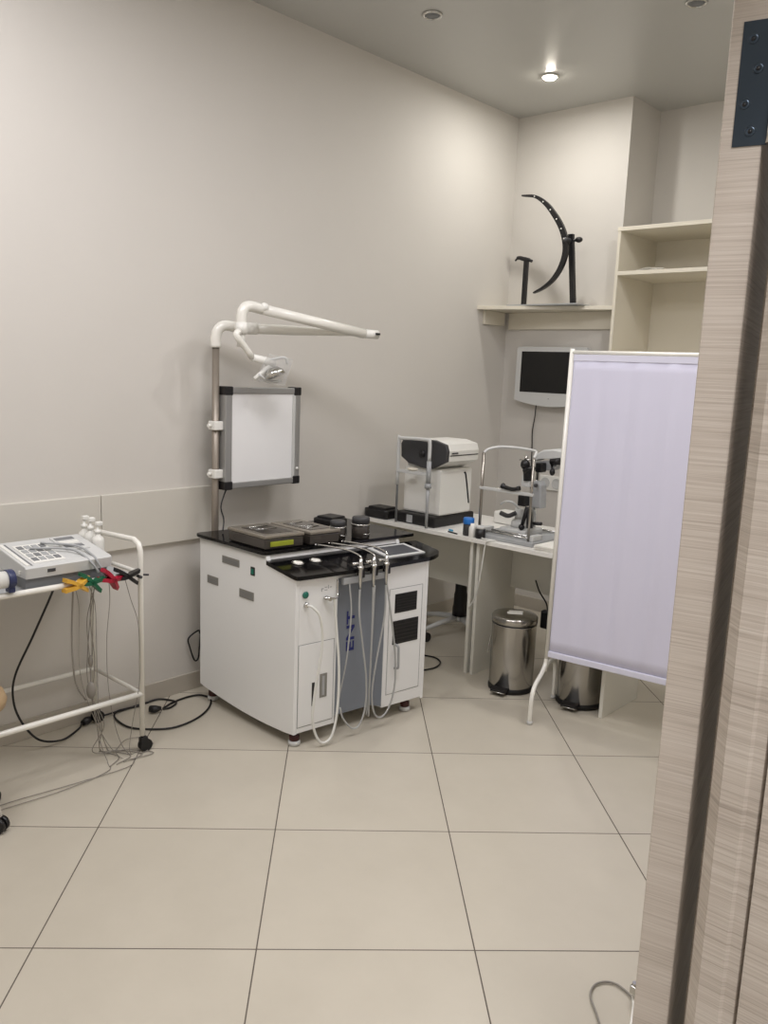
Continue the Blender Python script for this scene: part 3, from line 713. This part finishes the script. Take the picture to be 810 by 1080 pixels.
# feet
for (u, v) in ((.655, .03), (.645, .655), (.03, .05), (.03, .66)):
    p = c(u, v, 0)
    b = MB(); b.lathe(p, [(.022, .001), (.026, .003), (.026, .018), (.02, .022), (.0001, .022)]); ft = b.build('foot', LGREY, t)
    b = MB(); b.lathe(p, [(.021, .022), (.022, .024), (.022, .044), (.012, .048), (.012, .082), (.0001, .082)]); b.build('foot_collar', REDF, ft)
# black glass tops
def rounded(pts, r, k=5):
    out = []; n = len(pts)
    for i in range(n):
        p = Vector(pts[i]); a = Vector(pts[i-1]); q = Vector(pts[(i+1) % n]); rr = r[i] if isinstance(r, (list, tuple)) else r
        A_ = p+(a-p).normalized()*rr; B_ = p+(q-p).normalized()*rr
        for j in range(k+1):
            s = j/k; out.append(A_*(1-s)**2 + p*2*s*(1-s) + B_*s*s)
    return out
b = MB(); b.prism([c(x, y, ZT) for x, y in rounded([(-.015, -.02), (.492, -.015), (.492, .825), (-.015, .83)], [.03, .012, .015, .03])], (0, 0, .014), bevel=.002); b.build('glass_top', BLACKG, t)
pr = rounded([(.487, -.004), (.700, -.010), (.715, .38), (.700, .74), (.655, .83), (.487, .838)], [.012, .02, .25, .04, .04, .02])
def cz(u): return .768-(u-.487)*.135
b = MB()
lo = [b.bm.verts.new(c(x, y, cz(x)-.017)) for x, y in pr]; hi = [b.bm.verts.new(c(x, y, cz(x))) for x, y in pr]
b.bm.faces.new(lo); b.bm.faces.new(hi[::-1])
for i in range(len(pr)): b.bm.faces.new((lo[i], hi[i], hi[(i+1) % len(pr)], lo[(i+1) % len(pr)]))
cp = b.build('control_panel', BLACKG, t)
cn = (c(0, 0, 0)-c(1, 0, -.135)).normalized(); cn = V(.134, 0, .991)
for v in (.10, .19):
    p = c(.565, v, cz(.565)+.0005)
    b = MB(); b.lathe(p, [(.026, 0), (.027, .004), (.023, .006), (.021, .003), (.0001, .003)], axis=cn); gg = b.build('pressure_gauge', CHROME, cp)
    b = MB(); b.lathe(p+cn*.0031, [(.0205, 0), (.0205, .0006), (.0001, .0006)], axis=cn); b.build('dial', PAPER, gg)
def quadplate(u0, u1, v0, v1, m, par, name, h0, h1, sk=0.):
    b = MB(); P = [(u0, v0), (u1, v0+sk), (u1, v1+sk), (u0, v1)]
    lo = [b.bm.verts.new(c(x, y, cz(x)+h0)) for x, y in P]; hi = [b.bm.verts.new(c(x, y, cz(x)+h1)) for x, y in P]
    b.bm.faces.new(lo); b.bm.faces.new(hi[::-1])
    for i in range(4): b.bm.faces.new((lo[i], hi[i], hi[(i+1) % 4], lo[(i+1) % 4]))
    return b.build(name, m, par)
ts = quadplate(.515, .650, .515, .735, LGREY, cp, 'touch_panel', .0003, .006)
quadplate(.530, .635, .535, .715, SCRG, ts, 'display', .0061, .0068)
for i in range(4): quadplate(.665, .68, .30+.03*i, .316+.03*i, DGREY, cp, 'button', .0003, .003)
# instrument holders, handpieces and hoses
for i, v in enumerate((.290, .362, .432)):
    b = MB(); b.tube([c(.489, v-.040, ZT+.020), c(.53, v-.028, ZT+.020), c(.64, v, ZT+.018), c(.722, v, ZT+.006), c(.728, v, ZT-.012)], .0042, n=8, smooth=3)
    b.cyl(c(.490, v-.040, ZT+.0145), c(.490, v-.040, ZT+.022), .005)
    b.cyl(c(.70, v-.02, cz(.7)+.02), c(.70, v+.03, cz(.7)+.02), .006)
    b.build('instrument_rest', CHROME, t)
    b = MB(); b.tube([c(.728, v, ZT-.004), c(.728, v, .74), c(.728, v, .70), c(.728, v, .655)], [.007, .010, .008, .006], n=12); b.lathe(c(.728, v, .742), [(.0001, 0), (.014, 0), (.014, .012), (.0001, .012)]); b.build('handpiece', CHROME, t)
    b = MB(); b.box((-.012, -.014, -.02), (.012, .014, .02), bevel=.003, M=Matrix.Translation(c(.700, v+.028, .715))); b.build('holder_block', BLACK, t)
b = MB(); b.prism([c(.69, .225, .675), c(.704, .225, .675), c(.704, .45, .675), c(.69, .45, .675)], (0, 0, .03), bevel=.003); b.build('holder_rail', GREYP, t)
def hose(P, r, m, name='hose'):
    b = MB(); b.tube([c(*p) for p in P], r, n=8, smooth=7); return b.build(name, m, t)
hw = hose([(D_+.006, .051, .612), (D_+.035, .06, .606), (D_+.05, .085, .56), (D_+.045, .10, .44), (D_+.04, .075, .25), (D_+.045, .062, .12), (D_+.055, .085, .035), (D_+.06, .12, .018), (D_+.06, .155, .05), (D_+.05, .185, .16), (D_+.035, .198, .33), (D_+.022, .190, .50), (D_+.02, .180, .60), (D_+.02, .175, .63)], .0058, HOSEW)
hose([(.728, .290, .66), (.735, .285, .55), (.735, .31, .40), (.735, .335, .25), (.735, .335, .12), (.735, .305, .045), (.735, .265, .04), (.725, .225, .09), (.715, .215, .14)], .0042, HOSEG)
hose([(.70, .258, .675), (.712, .262, .55), (.712, .245, .35), (.70, .225, .2), (.69, .218, .12)], .0035, HOSEG)
hose([(.728, .362, .66), (.73, .362, .45), (.73, .358, .2), (.73, .36, .07)], .0042, HOSEG)
hose([(.728, .37, .66), (.725, .368, .4), (.725, .364, .2), (.725, .352, .075)], .0038, HOSEG)
hose([(.728, .432, .66), (.735, .425, .52), (.735, .39, .33), (.735, .37, .18), (.735, .385, .085), (.735, .425, .050), (.735, .47, .085), (.735, .50, .18), (.735, .495, .33), (.735, .455, .55), (.728, .437, .66)], .0042, HOSEG)

# things on the cabinet
def tray(u0, u1, v0, v1, label, lime):
    zt = ZT+.0145
    t = thing('instrument_cassette', c((u0+u1)/2, (v0+v1)/2, zt), label, 'instrument tray', 'smoky instrument cassettes on the cabinet')
    def P(a, b_, z): return c(u0+(u1-u0)*a, v0+(v1-v0)*b_, z)
    b = MB(); b.prism([P(0.02, .02, zt), P(.98, .02, zt), P(.98, .98, zt), P(.02, .98, zt)], (0, 0, .046), bevel=.006); b.build('tray_body', SMOKE, t)
    b = MB(); b.prism([P(0, 0, zt+.046), P(1, 0, zt+.046), P(1, 1, zt+.046), P(0, 1, zt+.046)], (0, 0, .016), bevel=.005); l = b.build('lid', TRAYL, t)
    b = MB(); b.prism([P(.2, .16, zt+.0622), P(.85, .16, zt+.0622), P(.85, .84, zt+.0622), P(.2, .84, zt+.0622)], (0, 0, .0012)); b.build('lid_window', SMOKE, l)
    b = MB()
    for k in range(5):
        a = random.uniform(.25, .75); b.tube([P(a, .25, zt+.065), P(a+random.uniform(-.1, .1), .75, zt+.065)], .0015, n=6)
    b.build('instruments', CHROME, t)
    if lime:
        b = MB(); b.prism([P(.985, .15, zt+.012), P(1.0, .15, zt+.012), P(1.0, .72, zt+.012), P(.985, .72, zt+.012)], (0, 0, .022), bevel=.002); b.build('label_strip', LIME, t)
    return t
tray(.205, .470, .005, .205, 'smoky lidded instrument cassette with a lime strip, on the cabinet corner', True)
tray(.205, .485, .225, .385, 'smoky lidded instrument cassette without lime strip, next to the metal jars', False)
def jar(u, v, r, h, label):
    p = c(u, v, ZT+.0145)
    t = thing('metal_jar', p, label, 'jar', 'dark metal jars on the cabinet')
    b = MB(); b.lathe(p, [(r-.003, 0), (r, .003), (r, h*.62), (r-.002, h*.64)]); b.build('jar_body', SMOKE, t)
    b = MB(); b.lathe(p, [(r, h*.60), (r+.003, h*.62), (r+.003, h*.68), (r, h*.70)]); b.build('ring', CHROME, t)
    b = MB(); b.lathe(p, [(r-.001, h*.70), (r-.001, h*.95), (r-.005, h), (.0001, h)]); b.build('lid', DGREY, t)
    b = MB(); b.tube([p+V(r, -.02, h*.25), p+V(r+.006, 0, h*.22), p+V(r, .02, h*.25)], .003, n=8); b.build('clasp', CHROME, t)
jar(.415, .430, .036, .085, 'dark metal jar with chrome band beside the instrument cassette')
jar(.445, .535, .042, .098, 'wider dark metal jar with chrome band and clasp, nearer the touch panel')
pouch(c(.16, .60, ZT+.0145), .13, .12, .06, 'small black case at the back of the cabinet top behind the jars', .1)
pouch((.097, 2.862, ZD), .17, .12, .068, 'flat black case on the end of the corner desk behind the cabinet', .05)

# ================================================================= EXAM LAMP
px0 = V(.120, 1.683, 0)
t = thing('examination_lamp', px0, 'white jointed examination lamp on a tall taupe pole behind the cabinet', 'lamp')
b = MB(); b.cyl(px0+V(0, 0, .08), px0+V(0, 0, 1.645), .0165, n=20); b.build('pole', POLE, t)
for z in (1.29, 1.068):
    b = MB(); b.box((-.024, -.024, -.02), (.030, .024, .02), bevel=.004, M=Matrix.Translation(px0+V(0, 0, z))); b.cyl(px0+V(.0, -.024, z), px0+V(.0, -.042, z), .008); b.build('clamp', WPL, t)
# first arm
joint = V(.42, 2.42, 1.742)
a0 = px0+V(0, 0, 1.64); s1 = V(.150, 1.83, 1.733)
dirn = (joint-s1).normalized()
b = MB(); b.tube([a0, px0+V(0, 0, 1.685), px0+V(.004, .012, 1.722), px0+V(.012, .045, 1.740), s1-dirn*.03, s1], .0235, n=18, smooth=4); b.build('elbow', WENAM, t)
b = MB(); b.cyl(s1-dirn*.004, s1+dirn*.05, .0265, n=20); b.build('collar', WPL, t)
jt = V(.40, 2.44, 1.741)
b = MB(); b.tube([s1, s1.lerp(jt, .35), s1.lerp(jt, .7), jt], [.0235, .0225, .016, .011], n=18); b.build('lower_arm', WENAM, t)
# second arm, runs back from the joint
ub = at(276, 326, 'x', .27); uend = at(384, 352, 'x', .40)
b = MB(); b.tube([ub, ub.lerp(uend, .5), uend], .0235, n=18); b.build('upper_arm', WENAM, t)
eb = at(398, 353, 'x', .42)
b = MB(); b.cyl(uend, eb, .0215, n=18); jc = b.build('arm_joint', WPL, t)
b = MB(); b.box((-.012, -.012, -.005), (.012, .012, .005), M=Matrix.Translation(eb+V(.012, -.016, .002))); b.build('joint_slot', BLACK, jc)
v1 = at(254.5, 345, 'x', .27)
b = MB(); b.tube([ub, at(262, 323, 'x', .27), at(255.5, 329, 'x', .27), v1], .0235, n=18, smooth=5); b.build('upper_elbow', WENAM, t)
b = MB(); b.ball(at(277, 325, 'x', .27)+V(.012, 0, .004), .02); b.build('pivot_cap', WPL, t)
b = MB(); b.cyl(at(254.5, 340, 'x', .27), at(254.5, 352, 'x', .27), .0265, n=20); b.cyl(v1, at(254, 366, 'x', .27), .018, n=18); b.build('swivel_joint', WPL, t)
h0 = at(249, 353, 'x', .29); h1 = at(266, 377, 'x', .29)
b = MB(); b.tube([at(252, 350, 'x', .28), h0, h0.lerp(h1, .5), h1], .0145, n=14, smooth=2); b.build('drop_arm', WENAM, t)
h2 = at(289, 383, 'x', .29)
b = MB(); b.tube([h1, h2], [.016, .020], n=14); b.tube([at(288, 380, 'x', .29), at(278, 391, 'x', .29), at(268, 400, 'x', .29)], [.011, .0095, .009], n=12); b.build('head_handle', WPL, t)
hc = at(287, 390, 'x', .30)
b = MB(); q = (V(.35, .25, -1)).normalized()
b.lathe(hc, [(.0001, -.008), (.028, -.006), (.044, .010), (.054, .034), (.050, .034), (.040, .014), (.0001, .006)], axis=q, n=28)
lh = b.build('reflector_head', CHROME, t)
k4 = [at(269, 401, 'x', .27), at(300, 407, 'x', .29), at(309, 379, 'x', .35), at(283, 373, 'x', .34)]
b = MB(); b.prism(k4, (k4[1]-k4[0]).cross(k4[2]-k4[0]).normalized()*.003)
b.build('clear_shield', CLEAR, lh)
b = MB(); b.tube([at(283, 380, 'x', .30), at(300, 377, 'x', .31), at(303, 384, 'x', .31)], .006, n=8, smooth=3); b.tube([at(273, 395, 'x', .30), at(283, 402, 'x', .30), at(296, 402, 'x', .31)], .006, n=8, smooth=3); b.build('shield_bracket', LGREY, lh)

# ================================================================= X RAY VIEWBOX
t = thing('x_ray_viewer', (.16, 1.92, 1.23), 'square x-ray light box with aluminium frame clamped to the lamp pole', 'x-ray viewer')
xv = .165; ya, yb_, za, zb = 1.703, 2.158, .996, 1.466
th = .045
b = MB(); b.box((xv-th, ya+.008, za+.008), (xv-.006, yb_-.008, zb-.008)); b.build('housing', LGREY, t)
fw = .038
for (y0_, y1_, z0_, z1_, nm) in ((ya, ya+fw, za+.03, zb-.03, 'frame_bar'), (yb_-.03, yb_, za+.03, zb-.03, 'frame_bar'), (ya+.03, yb_-.03, zb-fw+.008, zb-.001, 'frame_bar'), (ya+.03, yb_-.03, za+.001, za+fw-.008, 'frame_bar')):
    b = MB(); b.box((xv-th-.003, y0_, z0_), (xv+.004, y1_, z1_), bevel=.004); b.build('frame_bar', ALU, t)
for yy in (ya, yb_):
    for zz in (za, zb):
        y0_, y1_ = (yy-.003, yy+.042) if yy == ya else (yy-.042, yy+.003)
        z0_, z1_ = (zz-.003, zz+.037) if zz == za else (zz-.037, zz+.003)
        b = MB(); b.box((xv-th-.005, y0_, z0_), (xv+.007, y1_, z1_), bevel=.005); b.build('corner_cap', BLACK, t)
b = MB(); b.box((xv-.008, ya+fw-.001, za+fw-.01), (xv-.002, yb_-fw+.001, zb-fw+.01)); b.build('opal_screen', OPAL, t)
b = MB(); b.box((xv-.005, yb_-.048, za+.03), (xv+.002, yb_-.031, zb-.03)); b.build('film_rail', LGREY, t)
b = MB(); b.lathe((xv+.004, yb_-.019, za+.075), [(.0001, 0), (.007, 0), (.006, .008), (.0001, .009)], axis=(1, 0, 0), n=14); b.build('switch_knob', WPL, t)
b = MB(); b.tube([(.15, 1.725, .996), at(236, 523, 'x', .15), at(233, 535, 'x', .16), at(236, 548, 'x', .18), at(235, 560, 'x', .2)], .0035, n=8, smooth=6); b.build('power_cord', BLACK, t)

# ================================================================= TROLLEY WITH ECG
XF, XB, YE, YL = .43, .05, 1.10, .12
t = thing('equipment_trolley', (.24, .6, 0), 'white tubular trolley on black casters against the left wall, carrying the grey recorder', 'trolley')
r = .011
b = MB(); b.tube([(XF, YE, .07), (XF, YE, .80), (XF, YE, .835), (XF-.012, YE, .862), (XF-.045, YE, .875), (XB+.05, YE, .862), (XB+.012, YE, .852), (XB, YE, .82), (XB, YE, .07)], r, n=12); b.build('end_frame', WENAM, t)
b = MB(); b.tube([(XF, YL, .07), (XF, YL, .80), (XF, YL, .835), (XF-.012, YL, .862), (XF-.045, YL, .875), (XB+.05, YL, .862), (XB+.012, YL, .852), (XB, YL, .82), (XB, YL, .07)], r, n=12); b.build('end_frame', WENAM, t)
for z in (.748, .248):
    b = MB()
    b.tube([(XF, YL, z), (XF, YE, z)], r, n=12); b.build('front_rail', WENAM, t)
    b = MB(); b.tube([(XB, YL, z), (XB, YE, z)], r, n=12); b.build('back_rail', WENAM, t)
    for yy in (YE, YL):
        b = MB(); b.tube([(XB, yy, z), (XF, yy, z)], r*.75, n=12); b.build('cross_rail', WENAM, t)
b = MB(); b.box((XB-.005, YL+.012, .736), (XF-.012, YE-.02, .742), bevel=.001); b.build('shelf_plate', GREYP, t)
for x in (XF, XB):
    for yy in (YE, YL):
        b = MB(); yo = .012
        b.cyl((x-.014, yy+yo, .026), (x-.003, yy+yo, .026), .026); b.cyl((x+.003, yy+yo, .026), (x+.014, yy+yo, .026), .026); b.box((x-.012, yy-.012, .03), (x+.012, yy+.02, .062), bevel=.004); b.cyl((x, yy, .055), (x, yy, .08), .007)
        b.build('caster', RUBBER, t)
b = MB(); b.cyl((XF+.005, YE+.0, .742), (XF+.012, YE+.028, .738), .004); b.cyl((XF+.0, YE-.02, .742), (XF+.03, YE-.015, .738), .006); b.build('rail_bolt', DGREY, t)

# ECG recorder
t = thing('ecg_recorder', (.28, .78, .742), 'grey portable recorder with a keypad, sitting on the white trolley', 'medical recorder')
b = MB(); b.prism([(.17, .69, .7425), (.395, .66, .7425), (.395, .975, .7425), (.17, .975, .7425)], (0, 0, .045), bevel=.004); b.build('lower_case', MIDG, t)
b = MB(); P = [(.405, .787), (.41, .825), (.40, .832), (.15, .872), (.14, .86), (.14, .787)]
b.prism([(x, .655, z) for x, z in P], (0, .335, 0), bevel=.004); up_ = b.build('upper_case', LGREY, t)
def topz(x): return .832+(.40-x)*.16
def tp(x0, x1, y0, y1, m, nm, h=.002, par=None):
    b = MB(); lo = [(x0, y0), (x1, y0), (x1, y1), (x0, y1)]
    b.prism([(x, y, topz(x)+.0003) for x, y in lo], (0, 0, h)); return b.build(nm, m, par or up_)
tp(.17, .395, .665, .677, WPL, 'edge_stripe'); tp(.17, .395, .682, .688, MIDG, 'groove', .0008)
kp = tp(.20, .38, .700, .82, WPL, 'keypad', .002)
for i in range(4):
    for j in range(4): tp(.215+.04*i, .243+.04*i, .708+.028*j, .728+.028*j, GREYP if (i+j) % 3 else MIDG, 'key', .0045, kp)
tp(.17, .31, .86, .955, LGREY, 'paper_cover', .004)
for i in range(3): tp(.18+.04*i, .205+.04*i, .87, .945, WPL if i % 2 else MIDG, 'paper_strip', .0055)
b = MB(); b.box((.4065, .735, .803), (.4095, .765, .815)); b.build('side_port', DGREY, t)
b = MB(); b.box((.36, .650, .800), (.372, .656, .812)); b.build('latch', WPL, t)
b = MB()
b.tube([(.26, .74, topz(.26)+.01), (.31, .84, topz(.31)+.014), (.35, .88, topz(.35)+.01), (.412, .90, .82), (.425, .93, .77)], .0045, n=8, smooth=6)
b.tube([(.22, .80, topz(.22)+.01), (.30, .90, topz(.3)+.014), (.38, .92, .84), (.414, .925, .82), (.43, .945, .77)], .0045, n=8, smooth=6)
b.build('patient_cable', GREYP, t)

b = MB(); b.cyl((.43, .30, .806), (.43, .590, .806), .030, n=24); o_ = b
t = thing('paper_roll', (.42, .45, .8), 'thick white roll with a dark blue end band on the trolley, left of the recorder', 'roll')
o_.build('roll', WPL, t)
b = MB(); b.lathe((.43, .575, .806), [(.033, 0), (.034, .002), (.034, .022), (.031, .026)], axis=(0, 1, 0), n=28); b.box((.415, .578, .760), (.45, .60, .78), bevel=.003); b.build('end_band', DBLUE, t)

# limb clamps on the rail
def clamp(y, m, tilt, rx, label, lead):
    p = V(XF, y, .748)
    t = thing('limb_electrode_clamp', p, label, 'electrode clamp', 'coloured electrode clamps on the trolley rail')
    for s in (1, -1):
        b = MB(); M = Matrix.Translation(p) @ Matrix.Rotation(rx, 4, 'X') @ Matrix.Rotation(tilt, 4, 'Z')
        P = [V(.008, -.052, .019*s), V(.012, -.034, .014*s+.001), V(.016, -.012, .006*s), V(.016, .010, -.007*s), V(.014, .028, -.017*s), V(.012, .042, -.024*s)]
        P = catmull(P, 4); ring = []
        for k, q in enumerate(P):
            w = .017-.003*math.cos(k/len(P)*2*PI); ring.append([b.bm.verts.new(M @ (q+V(a*w, 0, z))) for a, z in ((-1, -.0075), (1, -.0075), (1, .0075), (-1, .0075))])
        for A_, B_ in zip(ring, ring[1:]):
            for k in range(4): b.bm.faces.new((A_[k], A_[(k+1) % 4], B_[(k+1) % 4], B_[k]))
        b.bm.faces.new(ring[0]); b.bm.faces.new(ring[-1][::-1])
        b.build('jaw', m, t)
    b = MB(); M = Matrix.Translation(p) @ Matrix.Rotation(rx, 4, 'X') @ Matrix.Rotation(tilt, 4, 'Z')
    b.cyl(M @ V(-.004, 0, 0), M @ V(.036, 0, 0), .007); b.build('spring_pin', CHROME if m is not BLACK else DGREY, t)
    b = MB(); b.tube([M @ V(.015, -.01, -.01)]+[V(*q) for q in lead], .0016, n=6, smooth=6); b.build('lead_wire', CORDG, t)
clamp(.828, YEL, .15, -.1, 'yellow electrode clamp gripping the white trolley rail', [(.44, .835, .65), (.44, .83, .45), (.43, .86, .30), (.42, .93, .12), (.43, 1.0, .006), (.48, 1.03, .005), (.52, .97, .005), (.50, .75, .005), (.47, .5, .005), (.48, .2, .005)])
clamp(.888, GRN, -.1, -.35, 'dark green electrode clamp between the yellow and red ones', [(.44, .90, .65), (.435, .905, .45), (.43, .91, .28), (.42, .92, .10), (.44, .94, .006), (.50, .90, .005), (.52, .70, .005), (.50, .45, .005), (.52, .2, .005)])
clamp(.965, RED, .2, -.5, 'red electrode clamp on the trolley rail between green and black', [(.44, .96, .66), (.43, .95, .5), (.42, .96, .3), (.41, 1.0, .1), (.43, 1.04, .008), (.40, 1.12, .005), (.33, 1.16, .005), (.30, 1.10, .005), (.36, 1.02, .005)])
clamp(1.038, BLACK, -.2, -.2, 'black electrode clamp nearest the trolley end frame', [(.44, 1.05, .65), (.44, 1.08, .55), (.445, 1.085, .40), (.44, 1.08, .28), (.42, 1.06, .12), (.42, 1.05, .006), (.45, 1.10, .005), (.40, 1.17, .005)])
# bundle of hanging leads
b = MB()
for k in range(4):
    a = k*1.55
    b.tube([(.415, .905+.006*k, .742), (.40, .90+.012*math.sin(a), .60), (.39+.01*math.cos(a), .905+.01*math.sin(a+1), .45), (.385+.008*math.cos(a), .905+.01*math.cos(a), .36), (.38, .91+.014*math.sin(2*a), .27), (.38, .93+.01*k, .14), (.36, .95+.03*math.sin(a), .03), (.33+.02*k, .97+.03*k, .006), (.42+.02*k, 1.0+.04*k, .005), (.47, .93+.03*k, .005)], .0019, n=6, smooth=6)
b.tube([(.41, .83, .742), (.40, .825, .55), (.395, .83, .42), (.38, .85, .33), (.37, .89, .26)], .0035, n=8, smooth=6)
b.ball((.385, .905, .30), .022, sc=(.8, .8, 1.6)); b.ball((.387, .905, .42), .012, sc=(.8, .8, 2))
o = b.build('lead_bundle', CORDG); tag(o, 'tangled bundle of thin grey leads hanging from the trolley rail to the floor', 'cables')

# pump bottles
def pump(x, y, r, h, label, base=.742):
    t = thing('pump_bottle', (x, y, base), label, 'bottle', 'white pump bottles on the trolley')
    z = base
    b = MB(); b.lathe((x, y, z), [(r-.003, .0005), (r, .004), (r, h*.58), (r*.88, h*.65), (r*.42, h*.70), (r*.42, h*.74), (.0001, h*.74)]); b.build('bottle_body', WPL, t)
    b = MB(); b.lathe((x, y, z+h*.74), [(r*.5, 0), (r*.5, h*.07), (r*.2, h*.08), (r*.2, h*.18), (.0001, h*.18)]); cp_ = b.build('pump_collar', WPL, t)
    b = MB(); b.box((x-.009, y-.008, z+h*.90), (x+.010, y+.018, z+h*.98), bevel=.003); b.build('pump_head', WPL, cp_)
pump(.197, 1.018, .024, .205, 'white pump bottle in the middle of the three on the trolley')
pump(.147, 1.018, .024, .205, 'white pump bottle at the back, half hidden behind another bottle')
pump(.247, 1.022, .024, .195, 'white pump bottle standing apart, nearest the trolley end frame', )

# black mains cords
def cord(P, r, m, name, label, cat='cord'):
    b = MB(); b.tube(P, r, n=8, smooth=8); return tag(b.build(name, m), label, cat)
def fl(px, py, z=.006):
    p = at(px, py, 'z', z); p.x = max(p.x, .022); return p
t = thing('mains_cable', (.1, .9, 0), 'black mains cord drooping from the trolley to the floor by the left wall', 'cord')
b = MB(); b.tube([(.31, .81, .735), (.30, .802, .692), (.22, .761, .513), (.14, .721, .34), (.12, .718, .233), (.13, .741, .14), (.15, .80, .05), (.14, .90, .012), (.09, 1.00, .012), (.065, 1.03, .02)], .0045, n=8, smooth=8); b.build('cord', BLACK, t)
b = MB(); b.tube([(.065, 1.035, .022), (.055, 1.055, .022), (.05, 1.075, .022)], [.012, .017, .014], n=12); b.build('plug', BLACK, t)
t = thing('extension_lead', (.12, 1.4, 0), 'black extension lead looped on the floor between trolley and cabinet', 'cord')
b = MB(); b.tube([V(.05, 1.10, .02), fl(135, 745), fl(152, 740), fl(166, 737), fl(180, 738.5), fl(186, 741), fl(180, 746), fl(172, 748)], .0045, n=8, smooth=8)
b.tube([fl(172, 747, .012), fl(182, 741), fl(198, 735), fl(212, 733), fl(222, 737.5), fl(219, 748), fl(205, 759), fl(182, 767.5), fl(155, 769), fl(135, 766.5), fl(122, 758), fl(121, 750), fl(133, 745), fl(150, 744)], .0045, n=8, smooth=8); b.build('cord', BLACK, t)
b = MB(); b.tube([fl(170, 747, .02), fl(163, 748, .02), fl(158, 747.5, .02)], [.009, .018, .015], n=12); b.build('plug', BLACK, t)
cord([at(211, 668, 'x', .02), at(209, 665, 'x', .02), at(199, 673, 'x', .02), at(200, 682, 'x', .02), at(205, 696, 'x', .02), at(209, 694, 'x', .02), at(210.5, 680, 'x', .02), at(212, 660, 'x', .02)], .004, BLACK, 'looped_cable', 'short black cord looped on the wall behind the white cabinet')
cord([fl(440, 690), fl(450, 691.5), fl(460, 694), fl(464.5, 699), fl(459, 704), fl(448, 706.5), fl(438, 708)], .0045, BLACK, 'looped_cable', 'black cord loop on the floor between the cabinet and the corner desk')
cord([fl(622, 1110), fl(633, 1090), fl(630, 1072), fl(623, 1052), fl(626, 1040), fl(637, 1035.5), fl(650, 1038), fl(662, 1047), fl(668, 1054, .01)], .0028, CORDG, 'grey_cable', 'thin grey cable loop on the floor at the foot of the door')
p = at(669, 1046, 'z', .03)
t = thing('floor_stand_foot', (p.x, p.y, 0), 'white tube with a chrome clip on the floor beside the door edge', 'stand')
b = MB(); b.tube([V(p.x, p.y, .032), V(p.x-.0, p.y, .012), at(669, 1062, 'z', .008), at(665, 1090, 'z', .008)], .006, n=10); b.build('tube', WENAM, t)
b = MB(); b.box((p.x-.009, p.y-.012, .028), (p.x+.010, p.y+.014, .05), bevel=.003); b.cyl((p.x, p.y, .045), (p.x, p.y, .056), .007); b.build('clip', CHROME, t)

# stool at the left edge
SX, SY = .505, .370
t = thing('round_stool', (SX, SY, 0), 'round stool with tan seat edge beside the trolley, only its rim and caster showing', 'stool')
b = MB(); b.lathe((SX, SY, .405), [(.13, 0), (.145, .01), (.15, .03), (.14, .055), (.10, .065), (.0001, .067)], n=40); b.build('seat', TAN, t)
for k in range(4):
    a = math.atan2(.443-SY, .637-SX) + PI/2*k; d = V(math.cos(a), math.sin(a), 0); e_ = V(SX, SY, 0)+d*.142; s = d.cross(V(0, 0, 1))
    b = MB(); b.tube([V(SX, SY, .40)+d*.05, V(SX, SY, .25)+d*.09, e_+V(0, 0, .055)], .010, n=10, smooth=4); lg = b.build('leg', WENAM, t)
    b = MB(); b.cyl(e_+V(0, 0, .026)-s*.018, e_+V(0, 0, .026)-s*.003, .026); b.cyl(e_+V(0, 0, .026)+s*.003, e_+V(0, 0, .026)+s*.018, .026); b.cyl(e_+V(0, 0, .026), e_+V(0, 0, .06), .006); b.build('caster', BLACK, lg)

# ================================================================= WORLD, CAMERA, OUTPUT LOOK
w = bpy.data.worlds.new('world'); scene.world = w; w.use_nodes = True
w.node_tree.nodes['Background'].inputs[0].default_value = (.99, .98, 1, 1); w.node_tree.nodes['Background'].inputs[1].default_value = .35
cam = bpy.data.cameras.new('camera'); co = bpy.data.objects.new('camera', cam); COL.objects.link(co)
cam.sensor_fit = 'VERTICAL'; cam.sensor_height = 36; cam.sensor_width = 27; cam.lens = FOC/1080*36
cam.clip_start = .02
Rm = Matrix(((RT.x, UP.x, -_f.x), (RT.y, UP.y, -_f.y), (RT.z, UP.z, -_f.z)))
co.matrix_world = Matrix.Translation(CAM) @ Rm.to_4x4()
scene.camera = co
vs = scene.view_settings
vs.view_transform = 'Standard'; vs.look = 'None'; vs.gamma = 1; vs.use_curve_mapping = False; vs.exposure = 0.95
scene.cycles.max_bounces = 8; scene.cycles.diffuse_bounces = 5; scene.cycles.use_denoising = True
